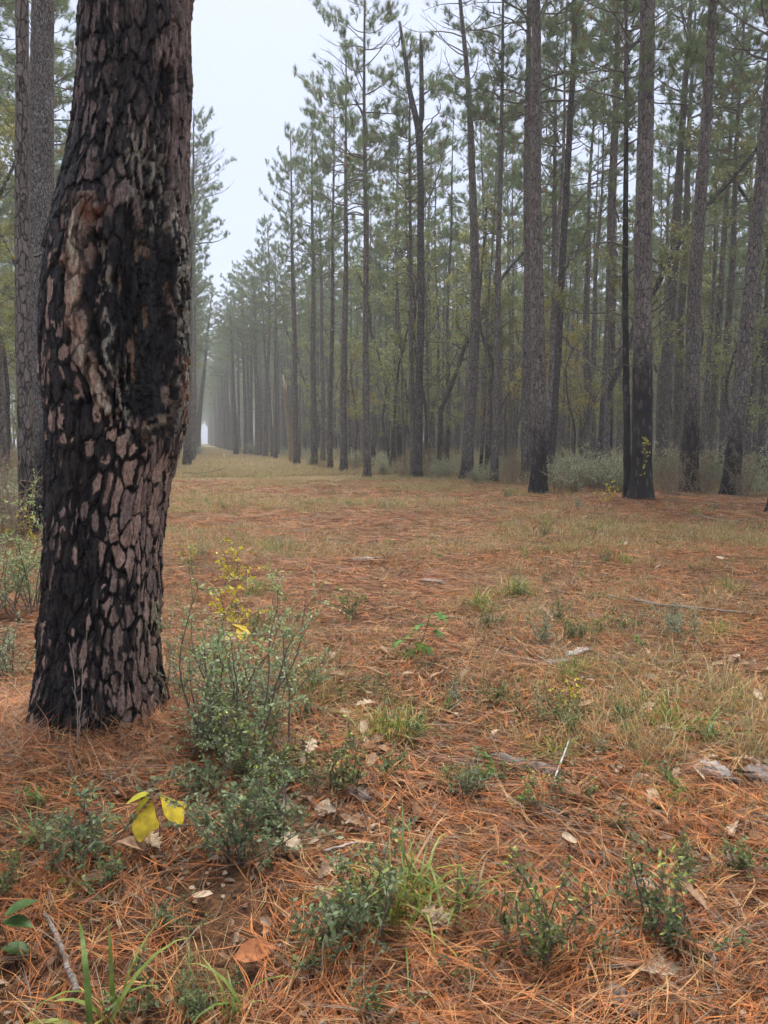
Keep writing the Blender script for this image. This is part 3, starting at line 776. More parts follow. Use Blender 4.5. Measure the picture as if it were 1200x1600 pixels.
# ------------------------------------------------------------------ broadleaf trees
def broadleaf(seed, H, r0, spread, nleaf, lc0, lc1, lsize=.075, fork=None, bare=0.35, low=.25, up=.5):
    rng = np.random.default_rng(seed); tr = Acc(); br = Acc(); anchors = []
    def walk(p, d, L, r, lev, k=6):
        pts = [p]; 
        for i in range(k):
            d = norm(d + rng.normal(0, .13 if lev == 0 else .22, 3) + UPZ * (.10 if lev else .03))
            p = p + d * L / k; pts.append(p)
        pts = np.array(pts); rr = np.linspace(r, r * (.45 if lev == 0 else .25), k + 1)
        if lev == 0: rr[0] *= 1.35
        tube(tr if lev == 0 else br, pts, rr, 10 if lev == 0 else (5 if lev == 1 else 3), (1, 1, 1), lev == 0)
        return pts, rr
    stems = 1 if fork is None else fork
    for s in range(stems):
        d0 = norm(np.array([rng.normal(0, .06 + .1 * (stems > 1)), rng.normal(0, .06 + .1 * (stems > 1)), 1]))
        pts, rr = walk(np.array([rng.normal(0, .06) * (stems > 1), rng.normal(0, .06) * (stems > 1), -.15]), d0, H * rng.uniform(.85, 1), r0 * (.75 if stems > 1 else 1), 0, 14)
        for b in range(int(H * 1.7)):
            s_ = rng.uniform(low, 1.0) ; i = s_ * (len(pts) - 1); i0 = min(int(i), len(pts) - 2); p = pts[i0] + (pts[i0 + 1] - pts[i0]) * (i - i0)
            az = rng.uniform(0, 6.283); el = rng.uniform(.1, .5) + up * s_
            d = np.array([math.cos(az) * math.cos(el), math.sin(az) * math.cos(el), math.sin(el)])
            L1 = spread * (1.1 - .65 * s_) * rng.uniform(.45, 1.1)
            p1, r1 = walk(p, d, L1, rr[i0] * .42, 1, 6)
            for c in range(rng.integers(3, 7)):
                j = rng.integers(2, 7); dd = norm(p1[j] - p1[j - 1] + rng.normal(0, .6, 3))
                p2, r2 = walk(p1[j], dd, L1 * rng.uniform(.25, .55), max(r1[j] * .5, .006), 2, 4)
                for q in range(2, 5): anchors.append((p2[q], norm(p2[q] - p2[q - 1])))
                if rng.random() > bare: anchors.append((p1[j], dd))
    A = np.array([a[0] for a in anchors]); Dd = np.array([a[1] for a in anchors])
    # leaves gather in sprays, with bare twigs between
    w_ = rng.random(len(A)) ** 2.2; idx = rng.choice(len(A), nleaf, p=w_ / w_.sum())
    P = A[idx] + rng.normal(0, .10, (nleaf, 3)); D = norm(Dd[idx] + rng.normal(0, .7, (nleaf, 3)) - UPZ * .3)
    t = (rng.random((nleaf, 1)) * .6 + rng.random(len(A))[idx][:, None] * .4)
    c = np.asarray(lc0) * (1 - t) + np.asarray(lc1) * t
    ye = rng.random((nleaf, 1)) < .06; c = np.where(ye, np.array([.36, .24, .05]), c)
    lf = Acc(); leaves(lf, P, D, norm(rng.normal(0, .6, (nleaf, 3)) + UPZ), rng.uniform(.7, 1.3, nleaf) * lsize, rng.uniform(.45, .65, nleaf) * lsize, c, .15, False)
    return tr.mesh('trunk', M['darkbark'], True), br.mesh('branches', M['branch'], True), lf.mesh('crown', M['leaf'])
YG0, YG1 = (.18, .20, .065), (.40, .41, .16)
HW = [broadleaf(1, 13, .09, 3.2, 5200, YG0, YG1, .11), broadleaf(2, 10, .07, 2.6, 4200, (.17, .21, .075), (.36, .39, .16), .12, fork=2),
      broadleaf(3, 8, .05, 2.0, 2600, (.24, .22, .05), (.46, .38, .09), .08), broadleaf(4, 15, .12, 3.6, 7000, (.16, .19, .075), (.36, .38, .16), .115),
      broadleaf(5, 11, .08, 2.8, 1800, (.2, .18, .05), (.40, .32, .09), .08, bare=.8)]
def hw(i, x, y, label, group=None, s=1.0, rz=None, name='broadleaf_tree'):
    t = thing(name, label, 'tree', (x, y, gz(x, y)), (0, 0, RNG.uniform(0, 6.28) if rz is None else rz), s, group)
    for nm, me in zip(('trunk', 'branches', 'crown'), HW[i]):
        o = obj(nm, me, t)
        if nm != 'trunk': stuff(o)
    return t

# the forked snag with a broken top
def forked_snag():
    p = G(654, 746); rng = np.random.default_rng(5); d = depth(p); k = d / FPX
    t = thing('forked_snag', 'dark forked tree with both tops broken off, in the front row', 'tree', tuple(p))
    L = lambda pts: np.array([atdepth(x, y, p) - p for x, y in pts])
    acc = Acc(); pts = L([(654, 752), (653, 730), (655, 600), (657, 480), (658, 380), (659, 300), (656, 230), (654, 196)])
    pts[:, :] += rng.normal(0, .02, pts.shape); tube(acc, pts, np.array([9, 6.8, 6, 5.6, 5.2, 4.9, 5.0, 6.2]) * k, 16, (1, 1, 1))
    obj('trunk', acc.mesh('trunk', M['darkbark'], True), t)
    for pl, r in (([(654, 200), (647, 172), (640, 135), (634, 95), (629, 60), (626, 34)], [5.2, 4.4, 3.6, 3.0, 2.5, 1.9]),
                  ([(655, 202), (659, 180), (659, 140), (660, 100), (658, 72), (657, 52)], [5.0, 4.2, 3.6, 3.1, 2.8, 1.2])):
        acc = Acc(); q = L(pl) + rng.normal(0, .03, (6, 3)); tube(acc, q, np.array(r) * k, 10); obj('broken_limb', acc.mesh('broken_limb', M['darkbark'], True), t)
    acc = Acc()
    for pl in ([(658, 330), (676, 300), (692, 250), (700, 180)], [(661, 150), (678, 130), (700, 100)], [(656, 440), (640, 420), (622, 405), (610, 380)], [(634, 90), (650, 64), (668, 62)],
               [(660, 210), (684, 180), (690, 150)], [(655, 540), (672, 520), (690, 480)], [(628, 60), (618, 72), (612, 69)]):
        q = L(pl); q = np.array([[np.interp(s, np.linspace(0, 1, len(q)), q[:, a]) for a in range(3)] for s in np.linspace(0, 1, 8)]) + rng.normal(0, .05, (8, 3))
        tube(acc, q, np.linspace(1.4, .35, 8) * k, 5)
        for j in range(3, 8):
            e = q[j] + rng.normal(0, .45, 3); tube(acc, [q[j], (q[j] + e) / 2 + rng.normal(0, .06, 3), e], [.5 * k, .4 * k, .2 * k], 3)
    stuff(obj('twigs', acc.mesh('twigs', M['branch'], True), t)); TREES_XY.append(p[:2])
    # its grey neighbour
forked_snag()
own_pine(646, 744, 9, (642, 420), 'grey slim pine tight against the left of the forked broken tree', 17, .4, 2)

def dead_leaner():
    p = G(858, 752); rng = np.random.default_rng(6); k = depth(p) / FPX
    t = thing('dead_tree', 'dark leaning dead tree with crooked bare limbs behind the straight pine', 'tree', tuple(p))
    L = lambda pts: np.array([atdepth(x, y, p) - p for x, y in pts])
    def rs(q, n): return np.array([[np.interp(s, np.linspace(0, 1, len(q)), q[:, a]) for a in range(3)] for s in np.linspace(0, 1, n)])
    acc = Acc(); q = rs(L([(858, 758), (866, 640), (876, 480), (883, 340), (890, 200), (896, 80), (899, -60), (902, -200)]), 24); q += rng.normal(0, .02, q.shape)
    tube(acc, q, np.linspace(6.5, 3.0, 24) * k, 12); obj('trunk', acc.mesh('trunk', M['darkbark'], True), t)
    acc = Acc()
    for pl in ([(884, 330), (900, 318), (918, 300), (925, 285)], [(888, 250), (872, 215), (852, 190)], [(891, 190), (905, 160), (930, 150)], [(880, 420), (897, 400), (921, 345)], [(874, 520), (890, 535), (896, 550)], [(893, 120), (872, 105), (856, 60)]):
        q = rs(L(pl), 8) + rng.normal(0, .05, (8, 3)); tube(acc, q, np.linspace(2.0, .5, 8) * k, 5)
        for j in range(3, 8):
            e = q[j] + rng.normal(0, .4, 3); tube(acc, [q[j], (q[j] + e) / 2 + rng.normal(0, .06, 3), e], [.6 * k, .4 * k, .2 * k], 3)
    stuff(obj('limbs', acc.mesh('limbs', M['branch'], True), t)); TREES_XY.append(p[:2])
dead_leaner()

def pale_snag():
    p = G(440, 723); k = depth(p) / FPX; rng = np.random.default_rng(8)
    t = thing('broken_snag', 'pale broken snag leaning at the right lane edge with splintered top', 'tree', tuple(p))
    acc = Acc(); q = np.array([atdepth(x, y, p) - p for x, y in [(458, 728), (455, 700), (450, 660), (446, 620), (442, 585)]])
    tube(acc, q, np.array([5.5, 4.2, 3.6, 3.0, .8]) * k, 9, (.34, .27, .20)); obj('trunk', acc.mesh('trunk', M['wood'], True), t)
    acc = Acc()
    for a in range(4):
        b = q[-2] + rng.normal(0, .05, 3); tube(acc, [b, b + np.array([rng.normal(0, .1), rng.normal(0, .1), rng.uniform(.5, 1.3)])], [1.0 * k, .2 * k], 4, (.42, .32, .22))
    obj('splinters', acc.mesh('splinters', M['wood']), t)
pale_snag()
def torn_branch():
    p = G(543, 735); k = depth(p) / FPX
    acc = Acc(); q = np.array([atdepth(x, y, p) - p for x, y in [(543, 737), (541, 715), (539, 690), (537, 664)]]) - FH * .25
    tube(acc, q, np.array([2.0, 2.2, 1.8, .5]) * k, 7, (.42, .20, .09)); o = obj('torn_branch', acc.mesh('torn_branch', M['wood'], True), None, tuple(p))
    tag(o, 'orange torn branch leaning on a pine foot at the lane edge', 'branch')
torn_branch()

# prominent broadleaf understorey
def hwp(i, px, py, label, s=1.0):
    p = G(px, py); return hw(i, p[0], p[1], label, None, s)
hwp(3, 688, 738, 'dark multi-branched broadleaf tree with thin yellow-green leaves right of the forked broken tree', 1.0)
hwp(1, 612, 733, 'twin-stemmed yellow-green broadleaf tree between the tall slim pine and the forked broken tree', 1.15)
hwp(0, 765, 738, 'olive-leaved slender broadleaf tree behind the slim straight pine', 1.0)
hwp(4, 905, 735, 'sparsely leaved crooked broadleaf tree behind the bushes', 1.1)
hwp(2, 552, 728, 'small yellowish sapling at the lane edge behind the tall slim pine', 1.1)
hwp(0, 12, 752, 'yellow-green broadleaf tree filling the left frame edge', 1.0)
hwp(3, 85, 745, 'golden-olive broadleaf tree glimpsed between the oak stem and the burnt pine', .9)
hwp(1, -40, 775, 'leafy twin-stemmed broadleaf tree beyond the left frame edge', 1.0)

# ------------------------------------------------------------------ the woods: pines one by one, the farthest as a mass
def poisson(rng, n, xr, yr, dmin, ok, pts=None):
    pts = [] if pts is None else list(pts); res = []
    cell = {}
    def key(p): return (int(math.floor(p[0] / dmin)), int(math.floor(p[1] / dmin)))
    for p in pts: cell.setdefault(key(p), []).append(p)
    for _ in range(n):
        p = (rng.uniform(*xr), rng.uniform(*yr))
        if not ok(*p): continue
        k = key(p)
        if any((p[0] - q[0]) ** 2 + (p[1] - q[1]) ** 2 < dmin ** 2 for a in (-1, 0, 1) for b in (-1, 0, 1) for q in cell.get((k[0] + a, k[1] + b), ())): continue
        cell.setdefault(k, []).append(p); res.append(p)
    return res
rngT = np.random.default_rng(21)
verge = lambda y: float(np.interp(y, [50, 85, 130, 430], [7.0, 4.9, 3.9, 3.3]))
okR = lambda x, y: x > verge(y) + 0.42 * max(0, 30 - y) + .5 * math.sin(y * .3) and in_view(x, y, 7)
okL = lambda x, y: x < -0.9 - 0.10 * max(0, 44 - y) + .4 * math.sin(y * .4) and (y > 36 or x < -3.2 - .05 * y)and in_view(x, y, 7)
rowR = [(verge(y) + .1 + float(rngT.normal(0, .35)), y + float(rngT.uniform(-1.2, 1.2))) for y in np.arange(56, 430, 4.2)]
rowL = [(-1.0 + float(rngT.normal(0, .25)), y + float(rngT.uniform(-1.5, 1.5))) for y in np.arange(50, 430, 4.8)]
R_ = poisson(rngT, 9000, (3.5, 85), (12, 235), 4.0, okR, TREES_XY + rowR) + [r for r in rowR if r[1] < 235]
L_ = poisson(rngT, 5000, (-42, -.5), (14, 235), 3.2, okL, TREES_XY + rowL) + [r for r in rowL if r[1] < 235]
P_ = poisson(rngT, 9000, (8.5, 60), (20, 130), 1.9, lambda x, y: okR(x - 1.2, y), TREES_XY + R_)
R_ += poisson(rngT, 900, (4, 40), (235, 430), 3.6, okR) + [r for r in rowR if r[1] >= 235]
L_ += poisson(rngT, 900, (-30, -1.5), (235, 430), 3.6, okL) + [r for r in rowL if r[1] >= 235]
pts = [(x, y, 2) for x, y in P_] + [(x, y, 0) for x, y in R_] + [(x, y, 1) for x, y in L_]
dist = np.array([math.hypot(x, y) for x, y, s in pts]); order = np.argsort(dist)
MARKS = [(574, 'the tall slim pine'), (654, 'the forked broken tree'), (729, 'the bowed grey pine'), (772, 'the slim straight pine'), (841, 'the coal-footed straight pine'),
         (946, 'the bush-hidden pine'), (1001, 'the thick dark-barked pine'), (1077, 'the fire-scarred pine'), (1141, 'the strongly leaning pine')]
SEEN = {}
def near_label(x, y, lab):
    """say where a second-row pine stands between the marked ones"""
    px = float(project((x, y, 1.4))[0]); b = [m for m in MARKS if m[0] <= px]; a = [m for m in MARKS if m[0] > px]
    if px > 1200: return lab
    key = (b[-1][1] if b else '', a[0][1] if a else ''); n = SEEN.get(key, 0); SEEN[key] = n + 1
    o = ('nearest', 'second nearest', 'third nearest', 'fourth nearest', 'fifth nearest', 'sixth nearest', 'seventh nearest')[min(n, 6)]
    if not a: return o + ' back-row pine right of ' + b[-1][1]
    if not b: return o + ' back-row pine left of ' + a[0][1]
    sh = lambda q: q.replace(' with its crown against the sky', '').replace(' with a coal-black foot', '')
    return o + ' back-row pine between ' + sh(b[-1][1]) + ' and ' + sh(a[0][1])
def place(k, individual):
    x, y, s = pts[k]; vi = int(rngT.integers(0, 8)); sc_ = float(rngT.uniform(.84, 1.02)); rz = float(rngT.uniform(0, 6.28))
    if s == 2: vi = 8 + int(rngT.integers(0, 2)); sc_ = float(rngT.uniform(.75, 1.2))
    if not individual: return (x, y, gz(x, y)), vi, (0, 0, rz), sc_
    if s == 1 and abs(x + 1.0) < .8 and y < 130: vi = (3, 6, 1)[int(rngT.integers(0, 3))]; sc_ *= 1.06
    v = VAR[vi]; near = dist[k] < 45
    if s == 2:
        lab, gr = ('thin bare pole-like young pine among the bigger trunks on the right', 'thin young pines in the right hand wood')
    elif s == 0:
        lab, gr = ('slender pine in the rows close behind the right edge of the lane', 'pines close behind the right lane edge') if near else ('slim misty pine deep in the wood right of the lane', 'pines deep in the right hand wood')
    else:
        lab, gr = ('pine in the wood close behind the burnt tree on the left', 'pines close on the left') if near else ('misty pine in the wood along the left of the lane', 'pines of the left hand wood')
    if near and s == 0: lab = near_label(x, y, lab)
    t = thing('pine_tree', lab, 'tree', (x, y, gz(x, y)), (0, 0, rz), sc_, gr)
    # stems lean a little
    t.rotation_euler = (float(rngT.normal(0, .018)), float(rngT.normal(0, .018)), rz)
    k_ = float(rngT.uniform(.6, 1.05)); tr = obj('trunk', v['trunk'], t, scale=(k_, k_, 1)); tr['char_h'] = float(rngT.uniform(-.3, 2.2))
    cw = .68 if (s == 0 and x < verge(y) + 1.2) or (s == 1 and x > -1.9) else 1.0
    stuff(obj('branches', v['br'], t, scale=(cw, cw, 1))); stuff(obj('crown', v['nd'], t, scale=(cw, cw, 1)))
far = []
for c, k in enumerate(order):
    if c < 280: place(k, True)
    else: far.append(place(k, False))
def joined(ms, mats):
    """one source mesh of a whole pine for the distant mass"""
    Vs, Fs, n, mi, cl = [], [], 0, [], []
    me = bpy.data.meshes.new('far_pine'); 
    import bmesh
    bm = bmesh.new(); lo = 0
    for i, m in enumerate(ms):
        bm.from_mesh(m); bm.faces.ensure_lookup_table()
        for fce in bm.faces[lo:]: fce.material_index = i
        lo = len(bm.faces)
    bm.to_mesh(me); bm.free()
    for m in mats: me.materials.append(M[m])
    return me
print('pines', len(pts), 'far', len(far))
for (x, y) in poisson(rngT, 1500, (85, 190), (20, 235), 4.5, lambda x, y: in_view(x, y, 4)): far.append(((x, y, gz(x, y)), int(rngT.integers(0, 5)), (0, 0, float(rngT.uniform(0, 6.28))), float(rngT.uniform(.85, 1.05))))
far = [(a, 8 if b > 7 else b % 5, c, d) for a, b, c, d in far]
for (x, y) in poisson(rngT, 420, (16, 110), (45, 160), 4.5, lambda x, y: in_view(x, y, 3) and x > 14 and math.hypot(x, y) > 62): far.append(((x, y, gz(x, y)), 5 + int(rngT.integers(0, 3)), (0, 0, float(rngT.uniform(0, 6.28))), float(rngT.uniform(.8, 1.2))))
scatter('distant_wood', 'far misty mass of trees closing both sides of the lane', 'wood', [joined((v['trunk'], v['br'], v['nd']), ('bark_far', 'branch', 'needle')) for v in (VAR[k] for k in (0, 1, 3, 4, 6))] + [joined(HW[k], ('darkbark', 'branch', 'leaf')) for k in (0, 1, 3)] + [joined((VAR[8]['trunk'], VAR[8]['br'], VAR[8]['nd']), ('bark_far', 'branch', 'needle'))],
        [f_[0] for f_ in far], [f_[1] for f_ in far], [f_[2] for f_ in far], [f_[3] for f_ in far])

okR2 = lambda x, y: x > 9.5 + 0.45 * max(0, 30 - y) and in_view(x, y, 5)
okL2 = lambda x, y: x < -1.6 - 0.10 * max(0, 44 - y) and (y > 30 or x < -3.6 - .05 * y) and in_view(x, y, 5)
for (x, y) in poisson(rngT, 420, (9, 46), (20, 85), 3.4, okR2)[:95]:
    d = math.hypot(x, y); i = int(rngT.integers(0, 5))
    hw(i, x, y, 'thin yellow-green broadleaf tree scattered among the pines on the right', 'broadleaf trees among the right hand pines', float(rngT.uniform(.75, 1.15)))
for (x, y) in poisson(rngT, 160, (-30, -1.5), (10, 80), 3.0, okL2)[:26]:
    i = int(rngT.integers(0, 5))
    hw(i, x, y, 'yellow-green broadleaf tree among the pines on the left', 'broadleaf trees among the left hand pines', float(rngT.uniform(.7, 1.1)))
# ------------------------------------------------------------------ shrubs
def shrub_mesh(seed, h, wid, nst, leafL, c0, c1, tipc=None, dens=1.0, bare=.0, twigc=(.16, .13, .105), full=True):
    rng = np.random.default_rng(seed); st = Acc(); P, D, tp = [], [], []
    for s in range(nst):
        az = rng.uniform(0, 6.283); le = rng.uniform(.05, .55); L = h * rng.uniform(.55, 1.08)
        p = np.array([rng.normal(0, wid * .13), rng.normal(0, wid * .13), -.02]); d = np.array([math.cos(az) * math.sin(le) * wid / h * 1.3, math.sin(az) * math.sin(le) * wid / h * 1.3, math.cos(le)])
        pts = [p]; k = 8
        for i in range(k):
            d = norm(d + rng.normal(0, .14, 3) + UPZ * .02); p = p + d * L / k; pts.append(p)
        pts = np.array(pts); tube(st, pts, np.linspace(.0045, .0015, k + 1) * (h / .5) ** .6, 4, twigc, False)
        for b in range(int(9 * dens) + 2):
            j = rng.integers(2, k + 1); dd = norm(rng.normal(0, 1, 3) * np.array([1, 1, .5]) + UPZ * .35 + d * .3); l2 = L * rng.uniform(.10, .34)
            q = [pts[j]]
            for i in range(4): dd = norm(dd + rng.normal(0, .18, 3)); q.append(q[-1] + dd * l2 / 4)
            q = np.array(q); tube(st, q, np.linspace(.0018, .0008, 5) * (h / .5) ** .5, 3, twigc, False)
            m = max(3, int(l2 / leafL * 1.9 * (1 - bare)))
            for i in range(m):
                u = (i + rng.random()) / m * 4; i0 = min(int(u), 3); P.append(q[i0] + (q[i0 + 1] - q[i0]) * (u - i0)); D.append(norm(q[i0 + 1] - q[i0]) * .6 + rng.normal(0, .6, 3) + UPZ * .15); tp.append(pts[j][2] / h + u * .05)
    P = np.array(P); D = norm(np.array(D)); n = len(P); t = rng.random((n, 1)) ** 1.3
    c = np.asarray(c0) * (1 - t) + np.asarray(c1) * t
    if tipc is not None: c = np.where((np.array(tp)[:, None] + rng.normal(0, .25, (n, 1))) > 1.02, np.asarray(tipc) * (.7 + .5 * t), c)
    lf = Acc(); sz = rng.uniform(.65, 1.25, n)
    leaves(lf, P, D, norm(rng.normal(0, .55, (n, 3)) + UPZ), leafL * sz, leafL * .55 * sz, c, .12, full, .08)
    return st.mesh('stems', M['twig'], True), lf.mesh('foliage', M['leaf'])
GRN0, GRN1, TIP = (.10, .14, .05), (.25, .31, .12), (.48, .54, .12)
SIL0, SIL1 = (.21, .25, .13), (.41, .46, .28)
SH = dict(
    tall=shrub_mesh(1, .78, 1.0, 22, .021, (.21, .29, .11), (.42, .51, .25), (.42, .50, .17), 1.15),
    a=shrub_mesh(2, .36, .30, 12, .017, GRN0, GRN1, TIP, 1.8), b=shrub_mesh(3, .34, .34, 13, .018, (.13, .18, .075), (.30, .37, .18), None, 1.7),
    c=shrub_mesh(4, .26, .28, 11, .016, GRN0, (.16, .21, .08), TIP, 1.7), d=shrub_mesh(5, .20, .22, 8, .016, GRN0, GRN1, None, 1.4),
    e=shrub_mesh(6, .40, .32, 11, .016, SIL0, SIL1, None, 1.5),
    herb=shrub_mesh(7, .22, .14, 3, .030, (.12, .21, .05), (.24, .34, .09), None, .7),
    bush=shrub_mesh(8, 1.0, 1.3, 34, .05, (.24, .26, .16), (.48, .49, .34), None, 1.3, full=False, twigc=(.2, .17, .13)),
    bush2=shrub_mesh(9, .8, 1.1, 30, .048, (.22, .24, .14), (.44, .45, .28), None, 1.1, full=False, twigc=(.22, .18, .13)),
    weed=shrub_mesh(10, 1.1, 1.0, 26, .03, (.16, .12, .07), (.28, .21, .11), None, .8, .5, full=False, twigc=(.26, .20, .14)),
    yellow=shrub_mesh(11, .45, .4, 5, .045, (.42, .36, .03), (.60, .52, .06), None, .35))
for _k in (1, 2):
    SH['a_%d' % _k] = shrub_mesh(20 + _k, .34, .40, 9, .018, (.09, .12, .035), (.24, .27, .09), TIP, 1.5); SH['b_%d' % _k] = shrub_mesh(30 + _k, .32, .42, 10, .020, (.10, .15, .06), (.25, .31, .15), (.36, .42, .14), 1.5)
    SH['c_%d' % _k] = shrub_mesh(40 + _k, .24, .36, 8, .017, (.07, .10, .03), (.25, .29, .09), TIP, 1.5); SH['d_%d' % _k] = shrub_mesh(50 + _k, .18, .26, 6, .019, (.08, .12, .04), (.27, .33, .12), None, 1.2)
    SH['e_%d' % _k] = shrub_mesh(60 + _k, .42, .40, 9, .016, SIL0, SIL1, None, 1.2)
def shrub(kind, px, py, label, s=1.0, group=None, cat='shrub', name='shrub', rz=None):
    p = G(px, py); t = thing(name, label, cat, tuple(p), (0, 0, RNG.uniform(0, 6.28) if rz is None else rz), s, group)
    kk = [q for q in SH if q.rstrip('0123456789_') == kind or q == kind]; kind = kk[int(RNG.integers(0, len(kk)))]
    obj('stems', SH[kind][0], t); stuff(t.children[-1]); stuff(obj('foliage', SH[kind][1], t)); return t
shrub('tall', 352, 1155, 'tallest wispy grey-green shrub standing right of the burnt pine foot', .92)
shrub('e', 395, 1120, 'silvery small-leaved shrub at the right flank of the tallest wispy shrub', 1.2)
shrub('e', 285, 1095, 'grey-green shrub pressed against the burnt pine foot', .85)
shrub('b', 358, 1350, 'dense dark green shrub right of the yellow mitten-shaped leaves', 1.05)
shrub('b', 312, 1245, 'grey-green shrub between the tallest wispy shrub and the mitten-leaved seedling', .85)
shrub('a', 390, 1215, 'pale-tipped shrub below the tallest wispy shrub', .95)
shrub('e', 330, 1180, 'silvery shrub filling the front of the tallest wispy shrub', 1.0)
shrub('c', 420, 1290, 'low leafy shrub among brown leaves below the tallest wispy shrub', .9)
shrub('a', 530, 1238, 'upright fine-leaved shrub with pale leaf tips left of the open straw', .95)
shrub('b', 125, 1345, 'blue-green shrub left of the yellow mitten-shaped leaves', .95)
shrub('d', 172, 1400, 'small dark shrub below the blue-green shrub on the left', .85)
shrub('b', 520, 1478, 'spreading grey-green shrub in front of the bright grass clump', .95)
shrub('d', 480, 1508, 'low round-leaved sprig at the left foot of the spreading grey-green shrub', .7)
shrub('a', 590, 1450, 'dark shrub tangled into the bright grass clump', .8)
shrub('a', 850, 1515, 'dark shrub sprinkled with lime-green leaf tips at lower right', .98)
shrub('c', 1035, 1475, 'lime-tipped low shrub at lower right beside weathered wood', .95)
shrub('c', 1065, 1365, 'dark low shrub with few pale tips near the right frame edge', .85)
shrub('d', 1150, 1370, 'flat dark shrub nearest the right frame edge', .9)
shrub('c', 885, 1272, 'dark low shrub beneath the thin white stick', .72)
shrub('d', 965, 1302, 'bright green sprig right of the dark low shrub beneath the white stick', .62)
shrub('c', 652, 1152, 'compact dark shrub in the middle of the straw', .80)
shrub('c', 775, 1100, 'fine dark shrub right of the compact dark shrub', .85)
shrub('d', 575, 1085, 'sparse grey shrub right of the strappy grass', .9)
shrub('herb', 745, 1225, 'bright herb with pairs of oval leaves left of the grey log', .95, cat='plant', name='herb')
shrub('herb', 800, 1262, 'fresh green herb below the left end of the grey log', .7, cat='plant', name='herb')
shrub('herb', 75, 1260, 'lime-green herb at the left near tall straw', .8, cat='plant', name='herb')
shrub('d', 215, 1575, 'dark sprig at the bottom left among arching grass', .75)
shrub('d', 305, 1590, 'dark sprig at the bottom beside the brown leaf', .75)
shrub('d', 265, 1455, 'slim dark sprig standing alone in the lower left straw', .65)
shrub('d', 735, 1535, 'small blue-green sprig at the bottom centre', .6)
shrub('d', 590, 1600, 'sprig cut by the bottom frame edge', .7)
shrub('a', 10, 1400, 'leafy shrub cut by the left frame edge', .6)
shrub('yellow', 368, 985, 'lemon-yellow leaves showing inside the tallest wispy shrub', 1.1, cat='plant', name='yellow_sapling')
shrub('yellow', 370, 915, 'yellow-leaved vine arching behind the tallest wispy shrub', 1.25, cat='plant', name='yellow_sapling')
shrub('yellow', 300, 880, 'yellow sapling just right of the burnt pine, far side', .6, cat='plant', name='yellow_sapling')
shrub('yellow', 890, 1110, 'thin plant with pale yellow leaves in the middle right', .45, cat='plant', name='yellow_sapling')
shrub('yellow', 45, 850, 'yellow-leaved sapling at the left behind the burnt pine', 1.3, cat='plant', name='yellow_sapling')
shrub('herb', 330, 790, 'bright green seedling on the lane beyond the burnt pine', 1.2, cat='plant', name='herb')
shrub('tall', 20, 960, 'tangled grey-green shrub left of the burnt pine at the frame edge', 1.2)
shrub('weed', 15, 850, 'tan weeds behind the tangled shrub at the left frame edge', 1.2, cat='weeds', name='weed_clump')
shrub('e', 5, 1060, 'low silvery shrub at the left frame edge beside the burnt pine foot', 1.1)
shrub('bush', 920, 762, 'wide silvery bush between the two coal-black pine feet', 1.7)
shrub('bush2', 885, 770, 'smaller grey-green bush at the left end of the wide silvery bush', 1.5)
shrub('bush', 965, 770, 'bushy clump left of the thick dark-barked pine', 1.5)
shrub('yellow', 950, 788, 'yellowing sapling at the left foot of the thick dark-barked pine', 1.4, cat='plant', name='yellow_sapling')
shrub('weed', 1045, 772, 'tall tan weeds right of the thick dark-barked pine', 1.15, cat='weeds', name='weed_clump')
shrub('bush2', 1035, 755, 'dim green bush behind the tall tan weeds', 1.7)
shrub('weed', 1095, 770, 'thick tan weeds around the pine with a black fire scar', 1.15, cat='weeds', name='weed_clump')
shrub('bush', 1115, 760, 'silvery bush between the fire-scarred pine and the strongly leaning pine', 1.7)
shrub('bush', 1180, 768, 'silvery bush beyond the strongly leaning pine', 1.6)
shrub('weed', 1160, 775, 'tan weeds at the foot of the strongly leaning pine', 1.0, cat='weeds', name='weed_clump')
shrub('bush2', 748, 757, 'small grey bush between the bowed pine and the slim straight pine', .85)
shrub('weed', 800, 757, 'tan weeds left of the straight pine with a coal-black foot', 1.0, cat='weeds', name='weed_clump')
for k, (px, py, s) in enumerate([(600, 742, .9), (630, 745, .9), (690, 748, 1.0), (485, 728, 1.0), (505, 733, .9), (400, 712, 1.6), (385, 709, 1.6), (555, 738, .9), (312, 711, 1.4), (760, 752, .9), (1010, 745, 1.3), (860, 752, 1.1), (830, 742, 1.2), (670, 741, 1.1)]):
    shrub(['bush2', 'weed', 'bush'][k % 3], px, py, 'low grey-green undergrowth clump along the foot of the wood edge', s, 'undergrowth clumps at the wood edge', name='undergrowth_clump')

# small plants dotted over the lane
rngP = np.random.default_rng(44); k = 0
while k < 165:
    px, py = rngP.uniform(250, 1200), 770 + 480 * rngP.random() ** 1.5
    if px < 300 and py > 850: continue
    g_ = G(px, py)
    if vnoise(g_[0] * .7, g_[1] * .7, 61) < .45 + .2 * rngP.random(): continue
    kind = rngP.choice(['d', 'c', 'herb', 'herb', 'herb', 'e', 'a']); s = rngP.uniform(.28, .8)
    shrub(kind, px, py, 'small green sprig dotted over the straw of the lane', float(s), 'sprigs dotted over the lane', name='sprig', cat='plant'); k += 1

